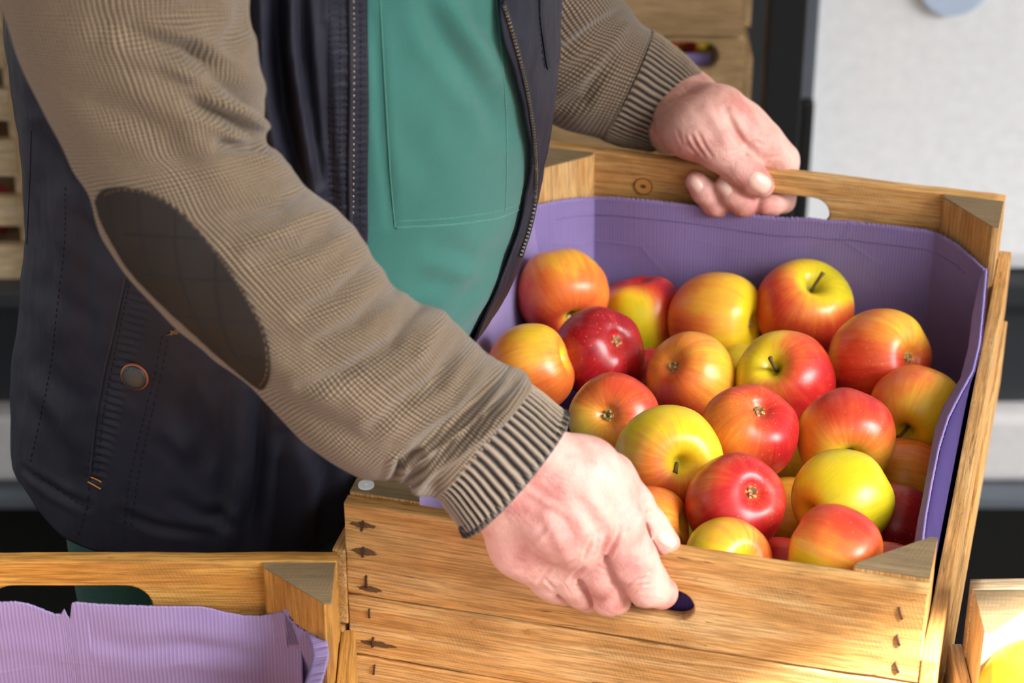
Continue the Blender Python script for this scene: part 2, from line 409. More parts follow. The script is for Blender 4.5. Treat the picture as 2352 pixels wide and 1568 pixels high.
YAW = -.2526; CW, CL, CH = .4, .562, .188
CO = Vector((-.1156, 1.4239, R0))
EX = Vector((math.cos(YAW), math.sin(YAW), 0)); EY = Vector((-math.sin(YAW), math.cos(YAW), 0))
def C2W(x, y, z): return CO + EX*x + EY*y + Vector((0, 0, z))
def W2C(p): v = Vector(p)-CO; return Vector((v.dot(EX), v.dot(EY), v.z))
def on_plane(px, py, p0, n):
    r = ray(px, py); t = (Vector(p0)-cam.location).dot(n)/r.dot(n); return cam.location+r*t
def near_pt(px, py, y=0.): return W2C(on_plane(px, py, C2W(0, y, 0), EY))
def d_at(px, py, y):                      # depth of the plane crate-y = y along a pixel
    return proj(on_plane(px, py, C2W(0, y, 0), EY))[2]
xh = near_pt(1594, 1400).x; xfh = near_pt(1906, 480, CL-.012).x
held = crate('fruit_crate', CO, YAW, CW, CL, CH, WOODH, 'wooden apple crate held up in both hands, lined with purple card and full of apples', holes=(xh-.1, xh, near_pt(1572, 1429).z, near_pt(1545, 1356).z), hole_far=(xfh-.1, xfh, near_pt(1870, 455, CL-.012).z-.03, near_pt(1870, 455, CL-.012).z), seed=3)
print('hole', xh, near_pt(1575, 1418), near_pt(1550, 1352), [round(c) for c in proj(C2W(CW, 0, 0))], [round(c) for c in proj(C2W(CW, CL, 0))])
# staples, nails, knots on the near end
near_boards = [o for o in held.children if o.name.startswith('end_board')]
def nearest_board(z):
    return near_boards[0] if z > -.077 else near_boards[1] if z > -.13 else near_boards[2]
for (x, y, w, h, rz) in [(832, 1207, 5, 24, .15), (834, 1267, 5, 24, .1), (842, 1335, 5, 30, .0), (849, 1408, 4, 22, 0), (857, 1474, 5, 24, .1), (860, 1537, 4, 26, .1),
                         (2069, 1407, 5, 26, -.35), (2064, 1469, 5, 24, -.3), (2061, 1531, 5, 24, -.35)]:
    p = near_pt(x, y); m = MB(); s = 1/3350; hw, hh = w*s*.6, h*s*.55
    m.tube([(-math.sin(rz)*hh*-1, .001, hh*1.05), (math.sin(rz)*hh*.9, -.0010, hh*.9), (0, -.0014, 0), (-math.sin(rz)*hh*.9, -.0010, -hh*.9), (-math.sin(rz)*hh, .001, -hh*1.05)], hw, 6)
    o = m.build('staple', RUST, nearest_board(p.z), True); o.location = p
STAIN = flat('dark_iron_stain', sr(98, 70, 44), .85)
for (x, y, w, h, kd) in [(832, 1205, 34, 8, 0), (836, 1266, 32, 11, 0), (850, 1352, 30, 9, 1), (866, 1478, 44, 8, 0)]:
    p = near_pt(x, y); m = MB(); vs = [(0, -.0003, 0)]; n = 36; s = 1/3350
    for k in range(n):
        a_ = 2*math.pi*k/n; rr = 1+.35*noise.noise(Vector((k*.6, x*.1, 0)))
        vs.append((w*s*math.copysign(abs(math.cos(a_))**1.6, math.cos(a_))*rr, -.0003, h*s*math.sin(a_)*rr))
    m.add(vs, [[0, 1+(k+1) % n, 1+k] for k in range(n)])
    o = m.build('knot' if kd else 'iron_stain', STAIN, nearest_board(p.z)); o.location = p
for (x, y) in [(1092, 1427), (1214, 1451)]:
    p = near_pt(x, y); m = MB(); m.tube([(0, .001, 0), (0, -.0007, 0)], .0022, 14); o = m.build('nail', flat('nail_head', sr(176, 128, 70), .6), near_boards[1]); o.location = p
# round branch knot on the far board, white pin tag on the near left corner
far_boards = near_boards[3:]
p = near_pt(1478, 427, CL-.012); m = MB(); m.tube([(0, .001, 0), (0, -.0008, 0)], .0078, 24); kn = m.build('knot', flat('knot_wood', sr(196, 138, 68), .7), far_boards[0]); kn.location = p
for r_ in (.0078, .0022, .0012):
    m = MB(); m.tube([(r_*math.cos(a_*math.pi/12), -.0009, r_*math.sin(a_*math.pi/12)*(1 if r_ > .005 else .6)) for a_ in range(25)], .00035, 5, False); m.build('ring', THREAD, kn)
p = W2C(PZ(841, 1115, R0+.002)); m = MB(); m.tube([(0, 0, 0), (0, 0, .0012)], .0056, 24); m.tube([(0, 0, .001), (0, 0, .0018)], .0009, 8)
o = m.build('pin_tag', flat('white_plastic', sr(236, 240, 244), .35), held); o.location = p; o['label'] = 'small round white pin tag on the corner block'

# ---- stall tables with the neighbouring crates
TZ = .76
TAB = wood('table_plank', sr(120, 92, 60), sr(150, 120, 84), sr(176, 146, 108), 'x', .4)
for nm_, x0, x1, lb in (('left', -.85, -.10, 'plank trestle table under the lilac lined crate, lower left'), ('right', .29, 1.0, 'plank trestle table under the white lined crate, lower right')):
    t = tag(empty('market_table', ((x0+x1)/2, 1.1, 0)), lb, 'table')
    m = MB(); hw = (x1-x0)/2; m.box((-hw, -.34, TZ-.025), (hw, .30, TZ), .003); m.build('tabletop', TAB, t)
    for sx in (-1, 1):
        for sy in (-.3, .26):
            m = MB(); m.box((sx*(hw-.06)-.02, sy-.02, 0), (sx*(hw-.06)+.02, sy+.02, TZ-.025), .002); m.build('leg', TAB, t)
HZ = .2
ZL = TZ+HZ
pl = PZ(775, 1266, ZL); LX = pl.x-CW; LY = pl.y-CL
hxa, hxb = PZ(-5, 1300, ZL-.03).x-LX, PZ(362, 1300, ZL-.03).x-LX
lcrate = crate('fruit_crate', (LX, LY, ZL), 0, CW, CL, HZ, WOODO, 'empty looking wooden crate on the stall at lower left, lined with lilac card', holes=(hxa, hxb, -.056, -.021), slat_top=.07, slat_top_left=.07, seed=21)
pr = PZ(2228, 1328, ZL)
rcrate = crate('fruit_crate', (pr.x, pr.y-CL, ZL), 0, CW, CL, HZ, WOODP, 'sunlit pale wooden crate at the lower right corner, lined with white card', slat_top=.07, slat_top_left=.058, seed=31)
print('left crate far Y', pl.y, 'right', pr.y)

def clampin(q, W=CW, L=CL, m=1.1):
    q = Vector(q)
    for sx in (0, 1):
        for sy in (0, 1):
            dx = (q.x if sx == 0 else W-q.x)-.0008; dy = (q.y if sy == 0 else L-q.y)-.0126
            s_ = dx/.05+dy/.046
            if s_ < m:
                push = (m-s_)/(1/.05+1/.046); q.x += push*(1 if sx == 0 else -1); q.y += push*(1 if sy == 0 else -1)
    return q
# ---- card liners (own things: they lie in the crates)
def sheet(name, rows, mat, label, parent=None, thick=.0016, usc=1., sub=None):
    """rows: list of rows of world points (top .. bottom); builds a solid sheet"""
    A = np.array([[list(p) for p in r] for r in rows]); nr, nc = A.shape[:2]
    U = np.zeros((nr, nc)); V = np.zeros((nr, nc))
    U[:, 1:] = np.cumsum(np.linalg.norm(A[:, 1:]-A[:, :-1], axis=2), axis=1); U[:] = U[0]
    V[1:] = np.cumsum(np.linalg.norm(A[1:]-A[:-1], axis=2), axis=0)
    idx = np.arange(nr*nc).reshape(nr, nc)
    f = np.stack([idx[:-1, :-1], idx[:-1, 1:], idx[1:, 1:], idx[1:, :-1]], -1).reshape(-1, 4)
    me = mesh(name, A.reshape(-1, 3), f, True, np.stack([U.ravel(), V.ravel()], 1))
    o = link(name, me, mat, parent)
    so = o.modifiers.new('solid', 'SOLIDIFY'); so.thickness = thick; so.offset = 0
    if label: tag(o, label, 'liner')
    return o
def resample(poly, n, sub=1):
    poly = np.array(poly, float); s = np.r_[0, np.cumsum(np.linalg.norm(np.diff(poly[:, :2], axis=0), axis=1))]
    t = np.linspace(0, s[-1], n); return np.stack([np.interp(t, s, poly[:, k]) for k in range(poly.shape[1])], 1)
lin = tag(empty('crate_liner', C2W(CW/2, CL/2, -CH+.01), 0), 'purple corrugated card liner standing inside the held crate around the apples', 'liner')
def tolin(p): q = clampin(W2C(p)); return C2W(*q) - lin.location
# far panel
top = resample([(1180, 486), (1240, 463), (1300, 450), (1340, 446), (1380, 443), (1430, 443), (1500, 448), (1560, 456), (1630, 468), (1700, 481), (1760, 489), (1800, 493), (1860, 492), (1900, 497), (1960, 499), (2000, 503), (2060, 508), (2130, 517), (2165, 530), (2200, 553), (2235, 585), (2262, 612)], 420)
rows = []
nR = 40
for i in range(nR):
    row = []
    f = i/(nR-1)
    for j, (x, y) in enumerate(top):
        yy = y + 2.2*noise.noise(Vector((x*.25, 0, 0)))+1.1*noise.noise(Vector((x*.9, 3, 0)))
        tri = abs(((x+3*noise.noise(Vector((x*.1, 1, 1)))) % 11)/11-.5)*4.4
        yl = CL-.0165; p = near_pt(x, yy+tri-1, yl)
        for _ in range(3):
            e_ = min(p.x, CW-p.x)-.0008; lim = CL-.0126-.046*max(0, 1.14-e_/.05); p = near_pt(x, yy+tri-1, min(yl, lim))
        yl = min(yl, lim)
        z = p.z*(1-f) + (-CH+.012)*f
        u = j/(len(top)-1)
        off = .006*math.sin(x*.011+.8)*(1-f)*.6 + .0035*noise.noise(Vector((p.x*16, z*16, 1)))
        lean = -.004*(1-f)
        if i == 0: lean -= .0005
        yb = yl-.002+off*.6+lean
        # round the right hand corner towards the side panel
        row.append(tolin(C2W(p.x, min(yb, yl+.001, CL-.0145), z)))
    rows.append(row)
o = sheet('far_panel', rows, PURPLE, None, lin)
# stitched crease line below the far edge
cr_ = MB()
for j in range(40, 400, 3):
    a_ = Vector(rows[5][j])-EY*.0011; b_ = Vector(rows[5][j+2])-EY*.0011
    if (b_-a_).length < .02: cr_.tube([a_, b_], .00028, 4)
cr_.build('crease', PURPLED, o)
# right panel: top edge leaning inwards, folded back lip
edge = resample([(2266, 616, -0.027), (2260, 690, -0.031), (2250, 790, -0.033), (2236, 850, -0.033), (2206, 905, -0.031), (2178, 960, -0.029), (2156, 1030, -0.027), (2140, 1110, -0.023), (2126, 1190, -0.019), (2114, 1290, -0.013), (2108, 1330, -0.011)], 220)
inner = resample([(2252, 640, -0.035), (2236, 720, -0.041), (2226, 800, -0.043), (2208, 870, -0.041), (2168, 935, -0.038), (2150, 985, -0.036), (2138, 1050, -0.033), (2124, 1130, -0.029), (2110, 1200, -0.025), (2096, 1290, -0.020), (2090, 1330, -0.018)], 220)
rows = []
for j in range(7):
    f = j/6; row = []
    for k in range(220):
        e, n_ = edge[k], inner[k]; jx = 1.6*noise.noise(Vector((e[1]*.35, 7, 0)))*(1-f)
        q = e*(1-f)+n_*f
        row.append(tolin(PZ(q[0]+jx, q[1], R0+q[2])))
    rows.append(row)
for j in range(1, 30):
    f = j/29; row = []
    for k in range(220):
        n_ = inner[k]; a_ = W2C(PZ(n_[0], n_[1], R0+n_[2])); yv = a_.y
        b_ = Vector((CW-.008, yv, -CH+.012)); g = min(1, f*4)**.8
        row.append(tolin(C2W(a_.x*(1-g)+b_.x*g, yv, a_.z*(1-f)+b_.z*f)))
    rows.append(row)
o = sheet('right_panel', rows, PURPLE, None, lin, .0018)
# outer ply of the same side, between the lip and the slats
rows = []
for j in range(24):
    f = j/23; row = []
    for k in range(0, 220, 2):
        e = edge[k]; a_ = W2C(PZ(e[0]+3, e[1]+2, R0+e[2]-.001)); b_ = Vector((CW-.004, a_.y, -CH+.01)); g = min(1, f*6)**.6
        row.append(tolin(C2W(a_.x*(1-g)+b_.x*g, a_.y, a_.z*(1-f)+b_.z*f)))
    rows.append(row)
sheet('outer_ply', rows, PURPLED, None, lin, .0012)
# left panel
edge = resample([(1238, 466, -.035), (1215, 500, -.04), (1160, 600, -.05), (1110, 690, -.05), (1070, 765, -.05), (1010, 880, -.045), (960, 1000, -.04), (930, 1090, -.036), (926, 1130, -.036), (938, 1180, -.04)], 160)
rows = []
for j in range(30):
    f = j/29; row = []
    for k in range(160):
        e = edge[k]; a_ = W2C(PZ(e[0], e[1]+1.5*noise.noise(Vector((k*.5, 0, 9))), R0+e[2])); g = f**.7
        b_ = Vector((.016, a_.y, -CH+.012))
        row.append(tolin(C2W(a_.x*(1-g)+b_.x*g+.002*noise.noise(Vector((a_.y*20, f*3, 0))), a_.y, a_.z*(1-f)+b_.z*f)))
    rows.append(row)
sheet('left_panel', rows, PURPLEL, None, lin)
# near panel, behind the near boards (seen through the handle hole), and floor sheet
rows = [[tolin(C2W(.012+(CW-.024)*k/60, .0165+.0007*noise.noise(Vector((k*.3, j, 2))), -.026-(CH-.036)*j/20)) for k in range(61)] for j in range(21)]
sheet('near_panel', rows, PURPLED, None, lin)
rows = [[tolin(C2W(.016+(CW-.032)*k/10, .018+(CL-.036)*j/10, -CH+.0095)) for k in range(11)] for j in range(11)]
sheet('base_sheet', rows, PURPLED, None, lin, .001)

# lilac liner of the left crate
ll = tag(empty('crate_liner', (LX+CW/2, LY+CL/2, TZ+.01), 0), 'torn lilac card liner standing in the stall crate at lower left', 'liner')
YF = LY+CL-.012
tp = resample([(-360, 1380), (-60, 1368), (0, 1369), (40, 1368), (70, 1374), (100, 1386), (128, 1398), (143, 1398), (150, 1386), (158, 1402), (164, 1408), (168, 1372), (176, 1370), (230, 1374), (300, 1376), (360, 1378), (430, 1379), (462, 1380), (490, 1387), (520, 1398), (560, 1408), (600, 1406), (630, 1396), (655, 1381), (678, 1376), (697, 1383)], 520)
rows = []
for i in range(50):
    f = (i/49)**1.25; row = []
    for j, (x, y) in enumerate(tp):
        yy = y+1.6*noise.noise(Vector((x*.2, 0, 4)))+1.*noise.noise(Vector((x*.8, 0, 4)))
        yb = YF-.004; p = PY(x, yy, yb); z = p.z*(1-f)+(TZ+.012)*f
        curl = .012*math.exp(-((x-560)/60)**2)*math.exp(-f*14)            # edge flops outwards
        crs = .0028*noise.noise(Vector((p.x*9, z*60+noise.noise(Vector((p.x*20, 0, 0)))*1.2, 0)))*math.exp(-((f-.22)/.16)**2)*(1 if x > 200 else .35)
        base = -.006-.012*f*0
        cx = max(0, (x-600)/97); yy2 = yb+base+curl*.3+crs+.002*noise.noise(Vector((p.x*14, z*8, 3)))-.03*cx*cx*min(1, .25+f*3)
        r_ = clampin(Vector((p.x, min(yy2, YF-.0015), z))-Vector((LX, LY, 0)))+Vector((LX, LY, 0)); row.append(r_-ll.location)
    rows.append(row)
sheet('far_panel', rows, PURPLEL, None, ll)
# right side of it: curls towards the camera
ed = resample([(697, 1383), (716, 1404), (736, 1436), (751, 1472), (756, 1500), (750, 1530), (738, 1572), (700, 1660), (560, 1990)], 160)
rows = []
for i in range(24):
    f = i/23; row = []
    for k, (x, y) in enumerate(ed):
        u = k/159
        yb = YF-.012 - .54*max(0, u-.03)**1.35
        w = 26*math.sin(min(1, u*3.5)*math.pi*.5)*(1-f)
        p = PY(x, y, yb)
        q = PY(x-30-30*u, y+8, yb-.004)
        if f < .35: a_ = f/.35; r_ = p*(1-a_)+q*a_+Vector((0, 0, .003*noise.noise(Vector((k*.55, 0, 0)))*(1-a_)))
        else:
            a_ = (f-.35)/.65; zb = TZ+.012; r_ = Vector((q.x*(1-a_)+(q.x-.0)*a_+.004*a_, q.y, q.z*(1-a_)+min(zb, q.z-.01)*a_))
        r_ = clampin(r_-Vector((LX, LY, 0)))+Vector((LX, LY, 0)); row.append(r_-ll.location)
    rows.append(row)
sheet('side_panel', rows, PURPLEL, None, ll)
# white liner of the right crate with one yellow apple
rl = tag(empty('crate_liner', (pr.x+CW/2, pr.y-CL/2, TZ+.01), 0), 'white card liner standing in the sunlit crate at the lower right corner', 'liner')
tp = resample([(2247, 1500), (2262, 1487), (2285, 1473), (2320, 1458), (2352, 1450), (2460, 1440), (2700, 1450)], 120)
rows = []
for i in range(16):
    f = i/15
    row = []
    for x, y in tp:
        p = PY(x, y+1.5*noise.noise(Vector((x*.3, 0, 0))), pr.y-.017); row.append(Vector((p.x, p.y-.03*f, p.z*(1-f)+(TZ+.012)*f))-rl.location)
    rows.append(row)
sheet('far_panel', rows, WHITECARD, None, rl)

# ---- background crate stacks
def small_crate(name, loc, W, L, H, label, group, mat, seed, slats=3, hole=False, liner=True):
    root = tag(empty(name, loc), label, 'crate', group); r_ = random.Random(seed)
    if hole:
        outline_board('end_board', W, H-.10, H-.004, .012, mat['x'], root, hxs if seed == 53 else (W/2-.055, W/2+.055, H-.052, H-.016), seed=seed)
        outline_board('end_board', W, .004, H-.103, .012, mat['x'], root, seed=seed+1)
        m = MB(); m.box((0, L-.012, .004), (W, L, H-.004), .001); m.build('end_board', mat['x'], root)
    else:
        for y0 in (0, L-.01):
            for k in range(slats):
                m = MB(); z = .006+k*(H-.006)/slats; m.box((0, y0, z), (W, y0+.01, z+(H-.006)/slats*.6), .001); m.build('slat', mat['x'], root)
    for x0 in (-.009, W):
        for k in range(2):
            m = MB(); z = .01+k*(H-.02)/2; m.box((x0, 0, z), (x0+.009, L, z+(H-.02)/2*.8), .001); m.build('side_slat', mat['y'], root)
    for x0 in (.001, W-.031 if hole else W-.0065):
        for y0 in (.0105 if not hole else .0125, L-.045):
            m = MB(); m.box((x0, y0, 0), (x0+(.03 if hole else .0055), y0+.03, H)); m.build('corner_block', mat['z'], root)
    m = MB(); m.box((0, 0, 0), (W, L, .006)); m.build('bottom', mat['x'], root)
    return root
BGW = {a: wood('bg_wood_'+a, sr(140, 112, 80), sr(172, 140, 100), sr(200, 168, 124), a, .5) for a in 'xyz'}
BGL = {a: wood('bg_wood_light_'+a, sr(188, 160, 122), sr(214, 190, 152), sr(232, 212, 182), a, .15) for a in 'xyz'}
YS = 2.44; x1 = PY(1705, 60, YS).x; SH = .182; ztop = PY(1600, 82, YS).z
words = ['second from the top', 'third from the top', 'lowest']
W2 = .40
# pallet
zb = ztop-4*SH; q_ = PY(1652, 100, YS).x-(x1-W2+.004); hxs = (q_-.10, q_, SH-.04, SH-.008)
pal = tag(empty('pallet', (x1-W2/2, YS, 0)), 'low wooden pallet under the tall crate stack behind the far arm', 'pallet')
m = MB(); m.box((-.24, -.01, zb-.02), (.22, .55, zb-.0005)); m.build('deck', BGW['x'], pal)
for y in (0, .25, .5):
    m = MB(); m.box((-.23, y, 0), (.21, y+.04, zb-.02)); m.build('bearer', BGW['x'], pal)
for k in range(5):
    nm_ = ['lowest crate of the stack behind the far hand', 'second lowest crate of the stack behind the far hand', 'middle crate of the stack behind the far hand', 'crate with purple liner showing in its handle hole, behind the far sleeve', 'topmost weathered brown crate of the stack at top centre'][k]
    c_ = small_crate('fruit_crate', (x1-W2+(.004 if k % 2 else 0), YS, zb+k*SH), W2, .5, SH, nm_, 'crates stacked behind the man', BGW, 50+k, hole=True)
    if k in (3, 4):
        q = tag(empty('crate_liner', (x1-W2/2, YS+.03, zb+k*SH+.01)), ['purple liner inside the crate behind the far sleeve', 'purple liner inside the topmost crate at top centre'][k-3], 'liner')
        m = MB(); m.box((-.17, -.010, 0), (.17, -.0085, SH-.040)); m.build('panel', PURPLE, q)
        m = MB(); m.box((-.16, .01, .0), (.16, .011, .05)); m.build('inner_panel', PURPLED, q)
# ---- stall awning overhead: its front edge lets the sun reach only the lower right corner
e_ = []
for q in ((1720, 1610), (2125, 1430)):
    p = on_plane(q[0], q[1], C2W(0, 0, 0), EY); e_.append(p+SUN*((2.45-p.z)/SUN.z))
dv = (e_[1]-e_[0]).normalized(); nb = Vector((-dv.y, dv.x, 0)); nb = nb if nb.dot(Vector((-.3, 1, 0))) > 0 else -nb
aw = MB(); a0 = e_[0]-dv*2.6; a1 = e_[0]+dv*3.2; a2 = a1+nb*3.0; a3 = a0+nb*3.0
aw.add([p+Vector((0, 0, h)) for h in (0, .012) for p in (a0, a1, a2, a3)], [[3, 2, 1, 0], [4, 5, 6, 7], [0, 1, 5, 4], [1, 2, 6, 5], [2, 3, 7, 6], [3, 0, 4, 7]])
print('awning', a0, a1, a2, a3)
tag(aw.build('awning', flat('cream_canvas', sr(226, 220, 205), .9)), 'cream canvas awning stretched over the market stall', 'awning')
# left stack on a low bench
YL = 2.42; xr = PY(30, 300, YL).x; SL = .128
z6 = PY(10, 640, YL).z; NL_ = 3
ben = tag(empty('bench', (xr-.28, YL, 0)), 'low dark bench under the crate stack at the left edge', 'bench')
m = MB(); m.box((-.35, -.03, z6-.02), (.28, .5, z6-.0005), .002); m.build('benchtop', VD, ben)
for x in (-.32, -.1):
    for y in (0, .44):
        m = MB(); m.box((x, y, 0), (x+.04, y+.04, z6-.02)); m.build('leg', VD, ben)
labs = ['bottom crate of the slatted stack at the left edge', 'middle crate of the slatted stack at the left edge', 'top crate of the slatted stack at the left edge']
for k in range(NL_):
    small_crate('slatted_crate', (xr-.4, YL, z6+k*SL), .4, .45, SL-.002, labs[k], 'slatted crates at the left edge', BGL, 70+k, slats=2)
m = MB(); a = PY(38, 300, YL-.02).x; m.box((-.009, -.012, z6), (.009, .012, 1.5), .002); o = m.build('upright_batten', BGW['z']); o.location = (a+.004, YL+.0, 0)
tag(o, 'thin tan wooden batten standing at the right of the left crate stack', 'batten')
# ------------------------------------------------------------------ apples
PROF = [(0, .56), (.05, .57), (.11, .63), (.20, .745), (.33, .83), (.48, .845), (.64, .78), (.80, .63), (.91, .43), (.98, .19), (1, -.04),
        (.975, -.28), (.90, -.50), (.79, -.68), (.65, -.80), (.50, -.865), (.36, -.875), (.25, -.84), (.16, -.77), (.08, -.72), (0, -.71)]
def apple_mesh(R, seed, pts, squash=1., nu=96, nv=84, taper=0.):
    rnd = random.Random(seed); ph = rnd.uniform(0, 6.28); lob = rnd.uniform(.008, .024)
    k = len(PROF); V = []; uv = []; strk = []
    for j in range(nv+1):
        t = j/nv*(k-1); r, z = interp(PROF, t); r = max(r, 0)
        lw = max(0, min(1, (-z-.1)/.6)); tw = max(0, (z-.3))*.5
        for i in range(nu):
            a = 2*math.pi*i/nu
            rr = r*(1+lob*math.cos(5*a+ph)*(lw+.25*tw)+taper*(z*.14))
            zz = z*squash + lob*.9*math.cos(5*a+ph+.3)*lw*min(1, r*1.6)*-.8
            x, y = rr*math.cos(a), rr*math.sin(a)
            n1 = 1+.018*noise.noise(Vector((x*1.3+seed, y*1.3, zz*1.3)))*2
            V.append((x*R*n1, y*R*n1, zz*R*n1)); strk.append((math.cos(a)*7, math.sin(a)*7, t*.16+seed))
    idx = np.arange((nv+1)*nu).reshape(nv+1, nu)
    f = np.stack([idx[:-1], idx[1:], np.roll(idx, -1, 1)[1:], np.roll(idx, -1, 1)[:-1]], -1).reshape(-1, 4)
    me = mesh('apple', V, f, True)
    A = np.array(V); D = A/np.linalg.norm(A, axis=1)[:, None]
    at = me.attributes.new('streak', 'FLOAT_VECTOR', 'POINT'); at.data.foreach_set('vector', np.array(strk, np.float32).ravel())
    W = np.zeros(len(D)); S = np.zeros(len(D))
    for d, v in pts:
        w = np.exp(9*(D@np.array(d)-1)); W += w; S += w*v
    bl = S/W
    # the stalk cavity is greener, the calyx end a little paler
    rr = np.hypot(A[:, 0], A[:, 1])/R; zt = A[:, 2]/R
    cav = np.clip(1-rr/.42, 0, 1)*(zt > 0); bl = bl*(1-.75*cav)+.02*cav
    cal = np.clip(1-rr/.22, 0, 1)*(zt < 0); bl = bl*(1-.6*cal)+.18*cal
    a1 = me.attributes.new('blush', 'FLOAT', 'POINT'); a1.data.foreach_set('value', bl.astype(np.float32))
    ru = np.clip(1-rr/.2, 0, 1)*(zt > 0)*.8
    a2 = me.attributes.new('russet', 'FLOAT', 'POINT'); a2.data.foreach_set('value', ru.astype(np.float32))
    return me
CX = Vector((1, 0, 0)); CDN = Vector((0, -ST, -CT)); CF = Vector((0, CT, -ST))
def camdir(dx, dy):
    q = max(0., 1-dx*dx-dy*dy); return (CX*dx+CDN*dy-CF*math.sqrt(q)).normalized()
